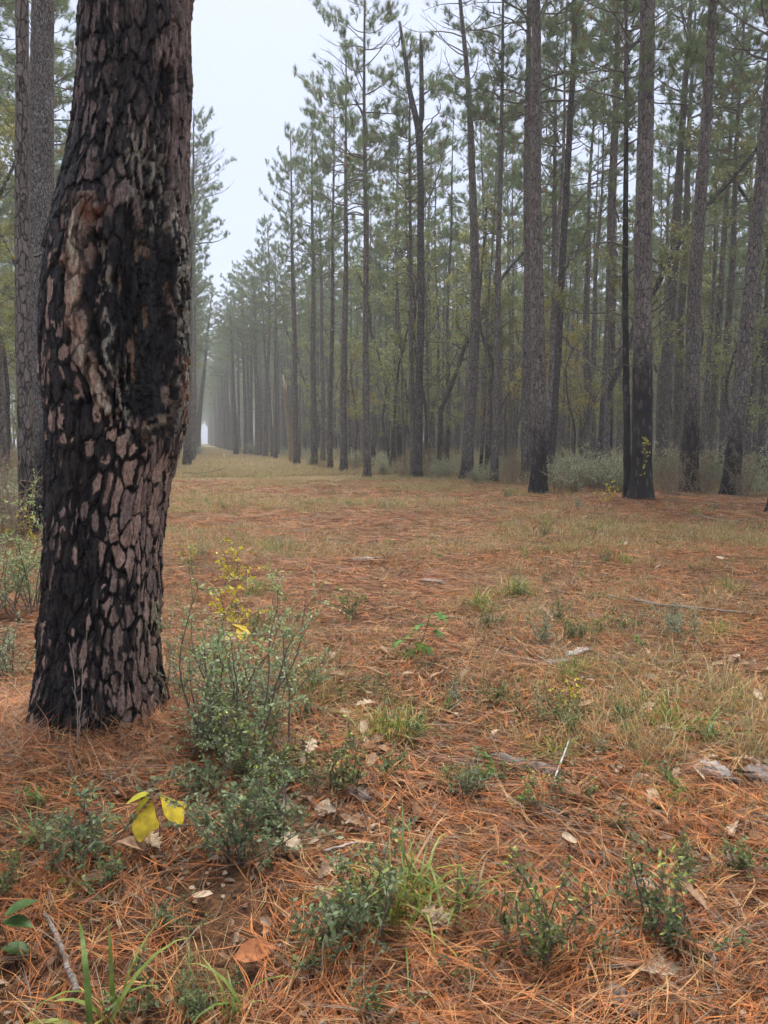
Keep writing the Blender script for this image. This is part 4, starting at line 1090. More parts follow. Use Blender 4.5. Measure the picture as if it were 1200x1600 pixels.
# ------------------------------------------------------------------ grass clumps
def grass_mesh(seed, n, h, w, spread, lean, droop, c0, c1, dead=.2):
    rng = np.random.default_rng(seed); acc = Acc()
    P = np.concatenate([rng.normal(0, spread, (n, 2)), np.full((n, 1), -.01)], 1); az = rng.uniform(0, 6.283, n)
    t = rng.random((n, 1)); cc = np.asarray(c0) * (1 - t) + np.asarray(c1) * t
    de = rng.random((n, 1)) < dead; cc = np.where(de, np.array([.42, .29, .13]) * (.6 + .6 * t), cc)
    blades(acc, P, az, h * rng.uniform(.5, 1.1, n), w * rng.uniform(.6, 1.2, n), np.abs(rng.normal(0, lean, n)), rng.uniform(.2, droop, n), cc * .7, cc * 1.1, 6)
    return acc.mesh('blades', M['grass'])
GR = dict(bright=grass_mesh(1, 70, .32, .007, .06, .55, 2.3, (.13, .20, .03), (.30, .33, .06), .15),
          strap=grass_mesh(2, 26, .30, .011, .025, .45, 1.8, (.09, .17, .045), (.20, .30, .10), .2),
          pale=grass_mesh(3, 70, .26, .004, .06, .55, 1.6, (.24, .24, .08), (.38, .36, .15), .45),
          dry=grass_mesh(4, 60, .24, .0035, .06, .6, 1.3, (.38, .28, .12), (.50, .40, .20), .6),
          wide=grass_mesh(5, 9, .34, .016, .02, .6, 2.0, (.14, .22, .04), (.34, .36, .08), .1))
def grass(kind, px, py, label, s=1.0, group=None, rz=None):
    p = G(px, py); o = obj('grass_clump', GR[kind], None, tuple(p), (0, 0, RNG.uniform(0, 6.28) if rz is None else rz), s)
    return tag(o, label, 'grass', group)
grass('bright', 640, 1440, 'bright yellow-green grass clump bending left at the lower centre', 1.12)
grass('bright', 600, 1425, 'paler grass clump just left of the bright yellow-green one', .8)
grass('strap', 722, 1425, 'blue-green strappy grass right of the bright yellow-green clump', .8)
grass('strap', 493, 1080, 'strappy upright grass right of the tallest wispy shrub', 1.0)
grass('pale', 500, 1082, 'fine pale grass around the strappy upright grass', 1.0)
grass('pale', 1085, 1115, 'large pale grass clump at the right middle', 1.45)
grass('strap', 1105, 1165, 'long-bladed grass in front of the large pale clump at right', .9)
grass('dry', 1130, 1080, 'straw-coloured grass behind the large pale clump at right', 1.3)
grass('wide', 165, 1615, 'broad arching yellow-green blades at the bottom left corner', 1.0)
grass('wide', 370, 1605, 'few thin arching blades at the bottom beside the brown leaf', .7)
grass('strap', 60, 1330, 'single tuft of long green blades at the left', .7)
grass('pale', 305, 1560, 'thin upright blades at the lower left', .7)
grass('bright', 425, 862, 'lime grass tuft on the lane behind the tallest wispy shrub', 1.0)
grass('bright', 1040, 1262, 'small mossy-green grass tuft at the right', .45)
for k in range(84):
    px, py = rngP.uniform(380, 1200), 800 + 400 * rngP.random()
    if py > 1000 and px < 760 and rngP.random() < .6: continue
    grass(rngP.choice(['pale', 'dry', 'pale', 'bright']), px, py, 'pale grass tuft growing through the straw of the lane', float(rngP.uniform(.6, 1.25)), 'pale grass tufts on the lane')

# ------------------------------------------------------------------ seedlings with large leaves
def shaped_leaf(outline, L, c, fold=.12, curl=.15, mat='leaf', seed=0):
    """one large leaf from a half outline [(along, halfwidth)...]; lies along +X, face up"""
    rng = np.random.default_rng(seed); o = np.array(outline); acc = Acc(); n = len(o)
    x = o[:, 0] * L; z = -curl * L * o[:, 0] ** 2
    mid = np.stack([x, 0 * x, z], -1); V = [mid]
    for s in (1, -1):
        hw_ = o[:, 1] if s > 0 or o.shape[1] < 3 else o[:, 2]
        for f in (.5, 1.0): V.append(np.stack([x, s * hw_ * L * f, z + fold * hw_ * L * f + rng.normal(0, .008 * L, n)], -1))
    V = np.concatenate(V); Q = []
    for a, b in ((0, 1), (1, 2)): Q += [[a * n + i, b * n + i, b * n + i + 1, a * n + i + 1] for i in range(n - 1)]
    for a, b in ((0, 3), (3, 4)): Q += [[a * n + i, a * n + i + 1, b * n + i + 1, b * n + i] for i in range(n - 1)]
    acc.add(V, None, Q, np.tile(c, (len(V), 1)) * (1 + rng.normal(0, .06, (len(V), 1))))
    return acc.mesh('leaf', M[mat], True)
OV = [(0, .01), (.08, .09), (.2, .2), (.38, .27), (.55, .28), (.72, .22), (.87, .11), (1, .01)]
MIT = [(0, .01, .01), (.12, .10, .08), (.28, .20, .17), (.42, .29, .26), (.55, .42, .30), (.66, .44, .30), (.74, .25, .28), (.86, .20, .19), (.95, .1, .1), (1, .01, .01)]
OAK = [(0, .01), (.08, .05), (.16, .16), (.24, .10), (.34, .24), (.42, .13), (.55, .30), (.64, .15), (.76, .22), (.86, .12), (.94, .12), (1, .02)]
def star_leaf(L, c, seed):
    rng = np.random.default_rng(seed); acc = Acc(); V = [(0, 0, 0)]
    for k in range(5):
        a = math.radians(-130 + 65 * k); l = L * (1, 1.25, 1.4, 1.25, 1)[k] * .55
        for da, f in ((-.32, .5), (-.14, .8), (0, 1.0), (.14, .8), (.32, .5)): V.append((l * f * math.cos(a + da) + L * .2, l * f * math.sin(a + da), -.12 * l * f * f + rng.normal(0, .002)))
    V = np.array(V); T = [[0, 1 + i, 2 + i] for i in range(24)]
    acc.add(V, T, None, np.tile(c, (len(V), 1)) * (1 + rng.normal(0, .08, (len(V), 1)))); return acc.mesh('leaf', M['leaf'])
def seedling(px, py, top, label, lv, name, stemc=(.22, .14, .10)):
    """top: pixel of the stem tip; lv: (mesh, pixel x, pixel y, azimuth, tilt)"""
    p = G(px, py); t = thing(name, label, 'plant', tuple(p)); q = atdepth(*top, p) - p
    acc = Acc(); ss = np.linspace(0, 1, 6)[:, None]; pts = q * ss + np.array([.01, .01, 0]) * np.sin(ss * 5); pts[0, 2] -= .02
    tube(acc, pts, np.linspace(.0035, .0015, 6), 5, stemc)
    for me, x, y, az, ti in lv:
        b = atdepth(x, y, p) - p; j = np.argmin(np.abs(pts[:, 2] - b[2] + .01)); tube(acc, [pts[j], (pts[j] + b) / 2 + UPZ * .006, b], [.0014, .0012, .001], 4, stemc, False)
        obj('leaf', me, t, tuple(b), (0, ti, az))
    obj('stem', acc.mesh('stem', M['twig'], True), t); return t
YEL = (.62, .46, .035)
def azr(deg): return -YAW + math.radians(deg)     # 0 = to the right in the picture, 90 = away from the viewer
mit = shaped_leaf(MIT, .13, YEL, .08, .2, seed=1); mit2 = shaped_leaf(MIT, .125, YEL, .1, .2, seed=2); ovy = shaped_leaf(OV, .085, (.5, .47, .05), .2, .2, seed=3); ovy2 = shaped_leaf(OV, .07, (.5, .47, .05), .3, .25, seed=4)
seedling(246, 1330, (244, 1243), 'sassafras-like seedling with four yellow mitten-shaped leaves', [(mit, 238, 1252, azr(-100), math.radians(34)), (mit2, 250, 1242, azr(-30), math.radians(28)), (ovy, 234, 1240, azr(190), math.radians(10)), (ovy2, 234, 1246, azr(215), math.radians(30))], 'yellow_seedling')
g1 = [star_leaf(.10, (.13, .26, .07), k) for k in range(4)]; g2 = star_leaf(.10, (.24, .34, .05), 9)
seedling(648, 1030, (676, 955), 'green star-leaved sweetgum-like seedling in the mid lane', [(g1[0], 685, 958, azr(-40), .5), (g1[1], 672, 962, azr(100), .3), (g1[2], 660, 975, azr(180), .4), (g1[3], 680, 985, azr(-20), .5), (g1[0], 650, 985, azr(160), .5),
    (g2, 640, 1015, azr(-110), .6), (g2, 655, 1005, azr(-60), .6), (g1[1], 665, 1010, azr(-20), .6), (g1[2], 625, 1000, azr(190), .6), (g1[3], 640, 995, azr(120), .3), (g1[0], 670, 975, azr(20), .3)], 'star_leaved_seedling', (.12, .08, .06))
gl = [shaped_leaf(OV, .085, (.085, .15, .04), .3, .25, seed=k) for k in range(3)]
seedling(2, 1505, (6, 1425), 'seedling with three big glossy green leaves at the left frame edge', [(gl[0], 6, 1432, azr(25), -.5), (gl[1], 4, 1440, azr(-5), -.1), (gl[2], 2, 1482, azr(0), -.05)], 'green_seedling', (.2, .1, .06))
seedling(108, 1395, (108, 1375), 'tiny seedling with bright yellow leaves at lower left', [(ovy2, 110, 1377, azr(10), .2), (ovy2, 104, 1377, azr(170), .2), (ovy2, 109, 1380, azr(-70), .5)], 'tiny_yellow_seedling')
seedling(372, 1035, (368, 972), 'seedling with broad yellow leaves inside the tallest wispy shrub', [(mit, 362, 975, azr(0), .3), (mit2, 372, 978, azr(-60), .4), (ovy, 366, 990, azr(200), .4)], 'broad_yellow_seedling')

# ------------------------------------------------------------------ fallen leaves, wood and sticks
TAN, PALE, BRN = (.31, .195, .115), (.44, .335, .225), (.20, .105, .055)
FL = [shaped_leaf(OAK, .12, PALE, .3, .2, 'dry', 1), shaped_leaf(OAK, .11, TAN, .4, -.2, 'dry', 2), shaped_leaf(OV, .10, TAN, .5, .25, 'dry', 3), shaped_leaf(OV, .085, PALE, .3, -.25, 'dry', 4), shaped_leaf(OV, .09, BRN, .35, .2, 'dry', 5), shaped_leaf(OAK, .10, (.42, .30, .20), .6, .3, 'dry', 6)]
def leaf_at(k, px, py, label=None, s=1.0, me=None, tilt=None, az=None):
    p = G(px, py); az = rngP.uniform(0, 6.28) if az is None else az
    o = obj('fallen_leaf', me or FL[k], None, (p[0], p[1], p[2] + .045), (rngP.normal(0, .35) if tilt is None else tilt, rngP.normal(0, .25), az), s)
    tag(o, label or 'curled dry tan leaf lying on the pine straw', 'leaf', None if label else 'dry leaves littering the straw')
big = shaped_leaf(OV, .115, (.34, .135, .06), .35, .1, 'dry', 7)
leaf_at(4, 366, 1522, 'large smooth rust-brown leaf lying at the bottom left of centre', 1.0, big, .35, azr(20))
leaf_at(1, 838, 1163, 'orange-tinted leaf lying right of centre', .8, shaped_leaf(OV, .1, (.48, .26, .07), .4, .2, 'dry', 8))
leaf_at(0, 556, 1115, 'pale lobed oak leaf in front of the strappy grass', 1.0); leaf_at(0, 1000, 1540, 'big bleached leaf at the lower right', 1.3); leaf_at(0, 1145, 1325, 'folded pale leaf near the right frame edge above the dark shrubs', 1.0)
for px, py in [(850, 1113), (843, 1135), (565, 1165), (598, 1165), (570, 1160), (455, 1282), (490, 1280), (500, 1285), (530, 1290), (575, 1215), (655, 1270), (660, 1275), (605, 1190), (440, 1310), (445, 1320), (470, 1260), (230, 1350), (250, 1345), (300, 1420), (520, 1030), (605, 1030), (785, 990), (440, 1215), (480, 1195),
               (1090, 1000), (1095, 995), (1060, 1215), (1170, 1330), (945, 1085), (960, 1085), (1110, 950), (670, 1175), (600, 1330), (540, 1360), (430, 1330), (130, 1400), (655, 1445), (1105, 1440), (900, 1330), (530, 1125)]:
    leaf_at(int(rngP.integers(0, 6)), px, py, None, float(rngP.uniform(.7, 1.1)))
for k in range(110):
    px = rngP.uniform(280, 1200); py = 770 + 480 * rngP.random() ** 1.2
    if px > 900 and rngP.random() < .0: continue
    leaf_at(int(rngP.integers(0, 6)), px, py, None, float(rngP.uniform(.7, 1.3)))

def stick(name, pix, rad, label, c, mat='wood', lift=.045, sides=8, seed=0, cat='stick', n=14):
    rng = np.random.default_rng(seed + 900); P = np.array([G(x, y) + UPZ * (lift if len(l) == 0 else l[0]) for x, y, *l in pix])
    s = np.linspace(0, 1, len(P)); q = np.stack([np.interp(np.linspace(0, 1, n), s, P[:, a]) for a in range(3)], -1)
    q += rng.normal(0, np.mean(rad) * .22, q.shape); r = np.interp(np.linspace(0, 1, n), np.linspace(0, 1, len(rad)), rad) * rng.uniform(.85, 1.15, n)
    acc = Acc(); b = q.mean(0); tube(acc, q - b, r, sides, np.asarray(c) * rng.uniform(.8, 1.2, (n, 1)))
    o = obj(name, acc.mesh(name, M[mat], True), None, tuple(b)); return tag(o, label, cat)
def log_chunk(name, pix, w, h, label, c, seed, cat='wood'):
    """split, weathered slab of wood: ragged ends, ridged faces"""
    rng = np.random.default_rng(seed); a, b = G(*pix[0]), G(*pix[1]); n, m = 16, 12
    s = np.linspace(0, 1, n); L = np.linalg.norm(b - a); d = (b - a) / L; sd = norm(np.cross(UPZ, d)); acc = Acc()
    th = np.linspace(0, 2 * math.pi, m, endpoint=False); ridge = rng.uniform(.6, 1.25, m)
    prof = np.interp(s, [0, .08, .3, .7, .93, 1], [.25, .8, 1, .9, .7, .15])
    jag = rng.normal(0, .14 * L, m)
    V = []
    for i in range(n):
        rr = ridge * prof[i] * rng.uniform(.7, 1.2, m); off = jag * (abs(s[i] - .5) * 2) ** 3 * np.sign(s[i] - .5)
        V.append(d * ((s[i] - .5) * L + off)[:, None] + sd * (np.cos(th) * rr * w)[:, None] + UPZ * (np.sin(th) * rr * h)[:, None])
    V = np.concatenate(V); i = np.arange(n - 1)[:, None]; j = np.arange(m)[None]; jn = (j + 1) % m
    Q = np.stack([i * m + j, i * m + jn, (i + 1) * m + jn, (i + 1) * m + j], -1).reshape(-1, 4); T = [[0, q + 1, q] for q in range(1, m - 1)] + [[(n - 1) * m, (n - 1) * m + q, (n - 1) * m + q + 1] for q in range(1, m - 1)]
    ax = math.atan2(d[1], d[0]); R = np.array([[math.cos(ax), math.sin(ax), 0], [-math.sin(ax), math.cos(ax), 0], [0, 0, 1]])
    acc.add(V @ R.T, T, Q, np.asarray(c) * rng.uniform(.7, 1.25, (len(V), 1)))
    ce = (a + b) / 2; o = obj(name, acc.mesh(name, M['wood']), None, (ce[0], ce[1], ce[2] + .012 + h * .3), (0, 0, ax)); return tag(o, label, cat)
GW, GW2 = (.30, .26, .225), (.22, .185, .16)
log_chunk('log', [(770, 1190), (890, 1222)], .03, .028, 'weathered grey log sunk in straw right of centre', GW2, 1)
log_chunk('wood_chunk', [(885, 1030), (922, 1016)], .05, .02, 'pale split wood chip lying mid right', (.42, .39, .36), 2)
log_chunk('wood_chunk', [(1085, 1205), (1145, 1225)], .05, .04, 'crumbling pale wood piece at the right', GW, 3)
log_chunk('wood_chunk', [(1160, 1215), (1230, 1225)], .06, .03, 'flat grey wood slab cut by the right frame edge', GW2, 4)
log_chunk('wood_chunk', [(945, 1550), (985, 1600)], .03, .02, 'grey wood strip at the bottom right of centre', GW2, 5)
log_chunk('wood_chunk', [(1108, 1495), (1122, 1525)], .012, .012, 'small white wood splinter at lower right', (.55, .52, .5), 6)
log_chunk('wood_chunk', [(985, 1388), (1030, 1394)], .03, .014, 'thin grey bark strip between shrubs at lower right', (.45, .36, .32), 7)
log_chunk('wood_chunk', [(1000, 1220), (1045, 1228)], .045, .012, 'brown bark slab left of the crumbling wood piece', (.30, .22, .17), 8)
log_chunk('wood_chunk', [(850, 1042), (892, 1036)], .04, .02, 'grey rotten wood piece left of the pale split chip', GW2, 9)
log_chunk('wood_chunk', [(540, 878), (600, 876)], .05, .03, 'grey wood strip lying behind the tallest wispy shrub', GW, 10)
log_chunk('wood_chunk', [(655, 910), (695, 914)], .06, .03, 'pale wood strip in the middle of the lane', GW, 11)
log_chunk('wood_chunk', [(540, 1240), (575, 1255)], .03, .02, 'grey cone-like wood lump among brown leaves', (.2, .18, .165), 12)
log_chunk('wood_chunk', [(425, 1160), (455, 1180)], .03, .02, 'dark wood piece under the tallest wispy shrub', (.16, .14, .13), 13)
log_chunk('burnt_log', [(578, 731), (596, 725)], .10, .10, 'short black burnt log lying at the foot of the right wood', (.02, .018, .018), 14)
stick('branch', [(70, 1450), (90, 1485), (105, 1530), (122, 1575)], [.004, .007, .008, .009], 'pale peeled branch lying at lower left', (.27, .225, .18), seed=1)
stick('stick', [(862, 1235, .02), (888, 1195, .11)], [.004, .003], 'thin white stick leaning up in front of the grey log', (.55, .52, .48), seed=2)
stick('branch', [(950, 938), (990, 946), (1040, 955), (1100, 960), (1180, 968)], [.010, .014, .014, .012, .010], 'long thin branch lying across the straw at right', (.22, .18, .15), seed=3)
stick('branch', [(286, 742, .1), (310, 744, .1), (335, 740, .12), (352, 735, .15)], [.03, .03, .022, .012], 'dark fallen branch on the lane just right of the burnt pine', (.10, .085, .075), seed=4)
stick('branch', [(1090, 808, .03), (1140, 820, .03), (1170, 814, .05)], [.02, .02, .012], 'thin dark branch on the ground before the strongly leaning pine', (.20, .16, .13), seed=5)
stick('stick', [(505, 1350), (560, 1335)], [.006, .004], 'pale stick lying left of the bright grass clump', (.42, .34, .27), seed=6)
stick('stick', [(620, 1600, .01), (645, 1545, .05)], [.004, .003], 'dark twig standing at the bottom centre', (.12, .09, .07), seed=7)
stick('stick', [(700, 1125), (722, 1108)], [.004, .003], 'short twig right of the compact dark shrub', (.35, .28, .22), seed=8)
def bare_stem(pix, base, r, label, c, twigs=()):
    p = G(*base); P = np.array([atdepth(x, y, p) for x, y in pix]); n = 16; s = np.linspace(0, 1, len(P)); q = np.stack([np.interp(np.linspace(0, 1, n), s, P[:, a]) for a in range(3)], -1)
    rng = np.random.default_rng(int(base[0])); q += rng.normal(0, .0025, q.shape); acc = Acc(); tube(acc, q - p, np.linspace(r, r * .4, n), 5, c)
    for i in range(4, n, 3):
        e = q[i] - p + rng.normal(0, .03, 3) + UPZ * .02; tube(acc, [q[i] - p, e], [r * .4, r * .2], 4, c)
    tag(obj('dry_stem', acc.mesh('dry_stem', M['twig'], True), None, tuple(p)), label, 'stem')
bare_stem([(122, 1175), (121, 1120), (116, 1060), (109, 1003)], (122, 1172), .0035, 'pale dead stem standing before the burnt pine foot, left one', (.34, .28, .22))
bare_stem([(122, 1172), (126, 1110), (130, 1040), (136, 985)], (124, 1174), .003, 'thinner dead stem crossing the left one before the burnt pine foot', (.34, .28, .22))
bare_stem([(452, 985), (446, 945), (432, 905), (412, 880), (392, 868)], (452, 1040), .003, 'arching straw-coloured stem over the tallest wispy shrub', (.38, .30, .2))
bare_stem([(420, 1180), (440, 1090), (470, 1000), (478, 930)], (420, 1180), .003, 'brown bare stem rising right of the tallest wispy shrub', (.16, .11, .08))
bare_stem([(10, 780), (22, 720), (40, 690), (58, 665)], (8, 800), .007, 'bent brown sapling stem at the left frame edge', (.26, .17, .10))

def vine(pts, wtrunk, label, seed, c0, c1, n, back):
    rng = np.random.default_rng(seed); p = G(*back); t = thing('vine', label, 'vine', tuple(p)); acc = Acc(); lf = Acc()
    q = np.array([atdepth(x, y, p) - p for x, y in pts]) - FH * wtrunk; s = np.linspace(0, 1, len(q)); u = np.linspace(0, 1, 24)
    q = np.stack([np.interp(u, s, q[:, a]) for a in range(3)], -1) + rng.normal(0, .015, (24, 3)); tube(acc, q, .006, 4, (.2, .14, .09))
    i = rng.integers(0, 24, n); P = q[i] + rng.normal(0, .06, (n, 3)) * np.array([1, .4, 1]) - FH * .02; D = rng.normal(0, 1, (n, 3)); k = rng.random((n, 1))
    leaves(lf, P, D, norm(rng.normal(0, .4, (n, 3)) - FH), rng.uniform(.06, .10, n), rng.uniform(.04, .06, n), np.asarray(c0) * (1 - k) + np.asarray(c1) * k, .1)
    obj('stem', acc.mesh('stem', M['twig'], True), t); stuff(obj('foliage', lf.mesh('foliage', M['leaf']), t))
vine([(996, 742), (998, 720), (1001, 700), (1000, 682)], .34, 'yellow-leaved vine climbing the thick dark-barked pine', 1, (.4, .38, .06), (.55, .5, .1), 26, (1001, 782))
vine([(303, 708), (306, 680), (310, 640), (314, 600)], .3, 'ivy on the leaning pine of the left verge', 2, (.12, .18, .05), (.26, .32, .1), 260, (306, 709))

# white marker stake far down the lane
def stake():
    p = G(350, 715); acc = Acc(); tube(acc, [(0, 0, -.15), (0, 0, .36), (0, 0, .40), (0, 0, .42)], [.035, .035, .03, .006], 8, (.8, .8, .78)); 
    m, n = newmat('white_paint'); tc = N_(n, 'ShaderNodeTexCoord').outputs['Object']; out(n, bsdf(n, mixc(n, noise(n, tc, 9, 3), (.74, .74, .72), (.82, .82, .8)), .6, .3))
    tag(obj('marker_stake', acc.mesh('marker_stake', m, True), None, tuple(p)), 'small white marker stake standing far down the lane', 'stake')
stake()

# ------------------------------------------------------------------ uncountable litter: pine straw, thin grass, leaf crumbs
def straw_clump(seed, n, R, w, L=(.12, .22), up=.06):
    rng = np.random.default_rng(seed); acc = Acc(); k = 4
    main = rng.uniform(0, 6.283); az = np.where(rng.random(n) < .45, main + rng.normal(0, .5, n), rng.uniform(0, 6.283, n))
    r = R * np.sqrt(rng.random(n)); a = rng.uniform(0, 6.283, n); z = rng.uniform(.002, .03, n)
    ln = rng.uniform(*L, n); pit = rng.normal(0, .10, n); hi = rng.random(n) < up; pit = np.where(hi, rng.uniform(.2, .9, n), pit)
    cur = rng.normal(0, .5, n); t = np.linspace(-.5, .5, k); t0 = np.where(hi[:, None], t[None] + .5, t[None])
    aa = az[:, None] + cur[:, None] * t[None]
    X = (r * np.cos(a))[:, None] + np.cos(aa) * ln[:, None] * t0 * np.cos(pit)[:, None]; Y = (r * np.sin(a))[:, None] + np.sin(aa) * ln[:, None] * t0 * np.cos(pit)[:, None]
    Z = z[:, None] + ln[:, None] * t0 * np.sin(pit)[:, None] + np.where(hi, -.08, .05)[:, None] * ln[:, None] * (.25 - t[None] ** 2) * rng.uniform(-.3, 1, (n, 1))
    Z = np.maximum(Z, -.004)
    S = np.stack([-np.sin(aa), np.cos(aa), rng.normal(0, .5, (n, 1)) + 0 * aa], -1); S = norm(S)
    wv = w * rng.uniform(.6, 1.2, (n, 1)) * np.array([.8, 1, .9, .35])[None]
    C_ = np.stack([X, Y, Z], -1); V = np.stack([C_ + S * wv[..., None] / 2, C_ - S * wv[..., None] / 2], 2).reshape(-1, 3)
    b = (np.arange(n) * k * 2)[:, None, None]; i = (np.arange(k - 1) * 2)[None, :, None]; Q = (b + i + np.array([0, 1, 3, 2])[None, None]).reshape(-1, 4)
    u = rng.random(n); tone = rng.uniform(.7, 1.2, (n, 1))
    c = np.where((u < .55)[:, None], np.array([.52, .225, .095]), np.where((u < .78)[:, None], np.array([.29, .125, .058]), np.where((u < .93)[:, None], np.array([.62, .40, .22]), np.array([.36, .285, .23])))) * tone
    acc.add(V, None, Q, np.repeat(c, k * 2, 0)); return acc.mesh('straw', M['straw'])
def pts_in(rng, n, dmin, dmax, power, ok=None, margin=1.2):
    res = []
    f = dmin + (dmax - dmin) * rng.random(n * 3) ** power; half = f * .56 + margin; r = rng.uniform(-1, 1, n * 3) * half
    x = f * FH[0] + r * RT[0]; y = f * FH[1] + r * RT[1]; keep = np.hypot(x - HERO_XY[0], y - HERO_XY[1]) > .36
    if ok is not None: keep &= ok(x, y)
    x, y = x[keep][:n], y[keep][:n]; return np.stack([x, y, ground_z(x, y)], -1)
rs_ = np.random.default_rng(77)
def slope_rot(P, rng, amp=.08):
    return np.stack([rng.normal(0, amp, len(P)), rng.normal(0, amp, len(P)), rng.uniform(0, 6.283, len(P))], -1)
def gap(x, y): return fbm(x * 2.1, y * 2.1, 200, 3) + .38 * rs_.random(len(x)) > .52
STRAW = [(.43, .15, .043), (.18, .07, .028), (.50, .28, .11), (.24, .175, .12)]
def straw_field(name, label, nf, dmin, dmax, power, w, L, m, k, hi_frac, wgrow=0.0, ok=None):
    """bundles of m needles lying along the ground, in loose swirls; one in a few stands up"""
    rng = rs_; P = pts_in(rng, nf, dmin, dmax, power, ok); nf = len(P)
    flow = 7 * fbm(P[:, 0] * .9, P[:, 1] * .9, 210, 2); az = np.where(rng.random(nf) < .55, flow + rng.normal(0, .55, nf), rng.uniform(0, 6.283, nf))
    n = nf * m; B = np.repeat(P, m, 0); az = np.repeat(az, m) + rng.normal(0, .05, n); ln = np.repeat(rng.uniform(*L, nf), m) * rng.uniform(.9, 1.05, n)
    hi = np.repeat(rng.random(nf) < hi_frac, m); pit = np.where(hi, np.repeat(rng.uniform(.15, 1.0, nf), m), np.repeat(rng.normal(0, .05, nf), m)); cur = np.repeat(rng.normal(0, .3, nf), m) + rng.normal(0, .06, n)
    t = np.linspace(0, 1, k); aa = az[:, None] + cur[:, None] * (t[None] - .3); st = ln[:, None] / (k - 1) * np.cos(pit)[:, None]
    X = B[:, :1] + np.cumsum(np.cos(aa) * st, 1) - np.cos(aa[:, :1]) * st; Y = B[:, 1:2] + np.cumsum(np.sin(aa) * st, 1) - np.sin(aa[:, :1]) * st
    lay = np.repeat(rng.random(nf) ** 1.4 * .055, m)[:, None]
    Z = ground_z(X, Y) + lay + ln[:, None] * np.sin(np.abs(pit))[:, None] * (t[None] - np.where(hi, .45, 0)[:, None] * t[None] ** 2) + .10 * ln[:, None] * (t * (1 - t))[None] * rng.uniform(-.2, 1, (n, 1))
    S = norm(np.stack([-np.sin(aa), np.cos(aa), rng.normal(0, .5, (n, 1)) + 0 * aa], -1))
    ww = w * rng.uniform(.65, 1.2, n) * (1 + wgrow * np.maximum(0, np.hypot(B[:, 0], B[:, 1]) - dmin)); wv = ww[:, None] * np.interp(t, [0, .4, .85, 1], [.8, 1, .85, .3])[None]
    C_ = np.stack([X, Y, Z], -1); V = np.stack([C_ + S * wv[..., None] / 2, C_ - S * wv[..., None] / 2], 2).reshape(-1, 3)
    b = (np.arange(n) * k * 2)[:, None, None]; i = (np.arange(k - 1) * 2)[None, :, None]; Q = (b + i + np.array([0, 1, 3, 2])[None, None]).reshape(-1, 4)
    u = np.repeat(rng.random(nf) + .25 * (fbm(P[:, 0] * 1.2, P[:, 1] * 1.2, 220, 3) - .5), m); pick = np.digitize(u, [.45, .71, .88]); c = np.array(STRAW)[pick] * (np.repeat(rng.uniform(.7, 1.15, nf), m) * rng.uniform(.85, 1.15, n))[:, None]
    me = mesh_np(name, V, None, Q, np.repeat(c, k * 2, 0), M['straw']); o = obj(name, me); o['kind'] = 'stuff'; tag(o, label, 'pine straw'); return o
straw_field('pine_straw', 'orange-brown fallen pine needles carpeting the near ground', 98000, .9, 9.5, 1.5, .0020, (.11, .21), 2, 3, .07, .12, gap)
straw_field('pine_straw_beyond', 'rusty pine needles spread over the lane further off', 52000, 8.5, 26, 1.15, .006, (.18, .34), 2, 2, .03, .10, lambda x, y: (x < 13) & gap(x * .6, y * .6))
# needles heaped and hanging at the foot of the burnt pine
th = rs_.uniform(0, 6.283, 170); rr = rs_.uniform(.36, .75, 170); P = np.stack([HERO_XY[0] + rr * np.cos(th), HERO_XY[1] + rr * np.sin(th), 0 * th], -1); P[:, 2] = ground_z(P[:, 0], P[:, 1])
scatter('pine_straw_heap', 'loose straw heaped round the foot of the burnt pine', 'pine straw', [straw_clump(80 + k, 46, .12, .0022, (.12, .22), .16) for k in range(4)], P, rs_.integers(0, 4, 170), slope_rot(P, rs_, .15), rs_.uniform(.8, 1.2, 170))

def thin_grass(seed, n, h, w, c0, c1, spread=.12, dead=.3): return grass_mesh(seed, n, h, w, spread, .5, 1.3, c0, c1, dead)
fine_ = [thin_grass(31, 22, .16, .003, (.20, .20, .07), (.36, .33, .13)), thin_grass(32, 16, .20, .003, (.40, .30, .14), (.50, .42, .22)), thin_grass(33, 18, .13, .0035, (.13, .18, .05), (.25, .28, .09), dead=.15)]
dens = lambda s, lo: (lambda x, y: fbm(x * s, y * s, 300, 4) + .12 * rs_.normal(0, 1, len(x)) > lo)
P = pts_in(rs_, 2300, 2.3, 12, .85, lambda x, y: dens(.8, .50)(x, y) & (x < 14)); n = len(P)
scatter('thin_grass', 'thin pale grass blades scattered through the straw', 'grass', fine_, P, rs_.integers(0, 3, n), slope_rot(P, rs_, .1), rs_.uniform(.6, 1.2, n))
lane = [thin_grass(41, 40, .20, .007, (.27, .23, .09), (.44, .37, .17), .22), thin_grass(42, 40, .24, .007, (.42, .31, .15), (.54, .44, .23), .25), thin_grass(43, 40, .14, .009, (.20, .25, .07), (.34, .37, .12), .22, .1)]
P = pts_in(rs_, 3000, 9, 34, 1.0, lambda x, y: (x < 10) & dens(.45, .52)(x, y)); n = len(P)
scatter('lane_grass', 'ochre grass sprinkled over the middle of the lane', 'grass', lane, P, rs_.choice([0, 0, 1, 2, 2], n), slope_rot(P, rs_, .05), rs_.uniform(.5, 1.2, n))
fg = [thin_grass(51, 46, .26, .02, (.20, .18, .07), (.34, .28, .12), .6), thin_grass(52, 46, .3, .02, (.30, .23, .11), (.42, .34, .18), .6)]
yy = 30 + 150 * rs_.random(3400) ** 1.5; xx = rs_.uniform(-1.5, 8.5, 3400); P = np.stack([xx, yy, ground_z(xx, yy)], -1)
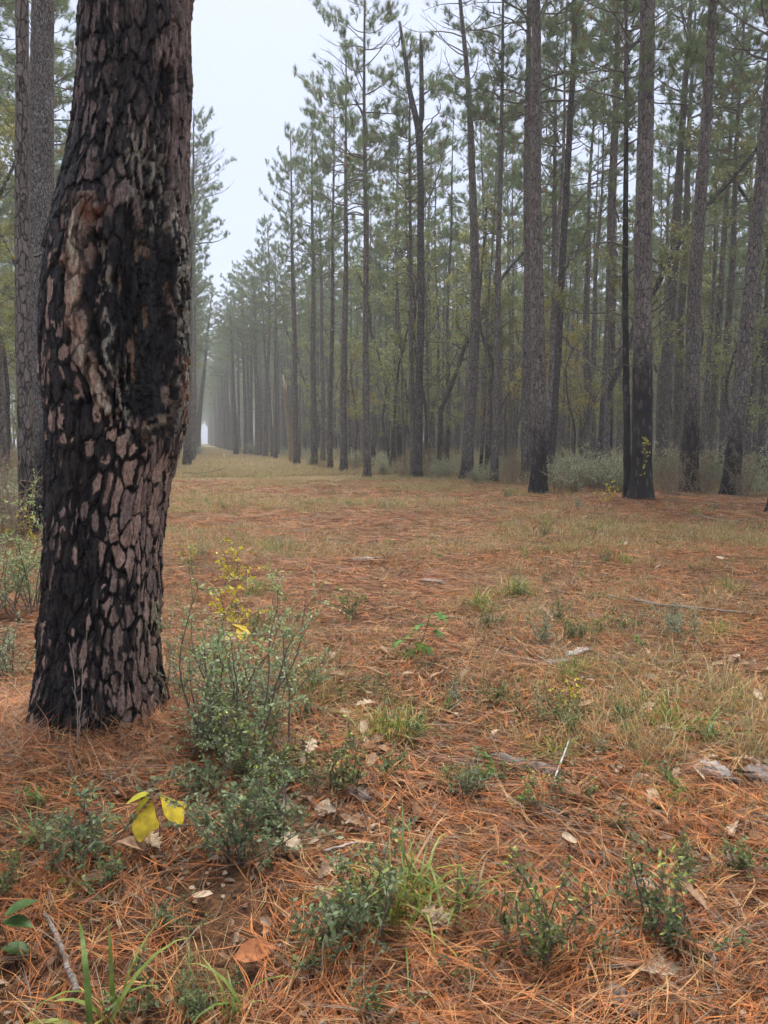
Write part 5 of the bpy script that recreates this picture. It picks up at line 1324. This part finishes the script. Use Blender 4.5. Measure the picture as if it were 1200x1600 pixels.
scatter('far_lane_grass', 'dull grass covering the lane where it fades into mist', 'grass', fg, P, rs_.integers(0, 2, 3400), slope_rot(P, rs_, .03), rs_.uniform(.4, 1.0, 3400))
ug = [thin_grass(61, 60, .7, .012, (.30, .24, .13), (.48, .38, .22), .4, .5), SH['weed'][1], thin_grass(62, 60, .5, .014, (.15, .16, .07), (.28, .25, .12), .45, .3), SH['bush2'][1]]
xx = rs_.uniform(7, 50, 7000); yy = rs_.uniform(12, 80, 7000); k = (xx > 8.6 + .42 * np.maximum(0, 28 - yy)) & in_view(xx, yy, 2); xx, yy = xx[k], yy[k]
xl = rs_.uniform(-25, -1.6, 2600); yl = rs_.uniform(5, 80, 2600); k = (xl < -1.7 - .03 * np.maximum(0, 44 - yl)) & in_view(xl, yl, 2); xx = np.concatenate([xx, xl[k]]); yy = np.concatenate([yy, yl[k]]); n = len(xx)
P = np.stack([xx, yy, ground_z(xx, yy)], -1)
scatter('forest_undergrowth', 'tan and grey-green undergrowth filling the floor beneath the pines', 'undergrowth', ug, P, rs_.choice(4, n, p=[.45, .15, .25, .15]), slope_rot(P, rs_, .05), rs_.uniform(.5, 1.15, n))
crumb = Acc(); n = 120; rc = np.random.default_rng(5)
for nm in range(1):
    Pp = np.concatenate([rc.uniform(-.35, .35, (n, 2)), rc.uniform(.004, .02, (n, 1))], 1); leaves(crumb, Pp, np.concatenate([rc.normal(0, 1, (n, 2)), rc.normal(0, .15, (n, 1))], 1), norm(rc.normal(0, .35, (n, 3)) + UPZ), rc.uniform(.012, .045, n), rc.uniform(.008, .022, n), np.where(rc.random((n, 1)) < .5, np.array([.22, .13, .075]), np.array([.30, .22, .15])) * rc.uniform(.5, 1.2, (n, 1)), .3)
P = pts_in(rs_, 300, 1, 11, 1.2); scatter('leaf_crumbs', 'grey-brown crumbs of leaf and bark lying among the needles', 'leaf litter', [crumb.mesh('crumbs', M['dry'])], P, np.zeros(300, int), slope_rot(P, rs_, .05), rs_.uniform(.7, 1.2, 300))
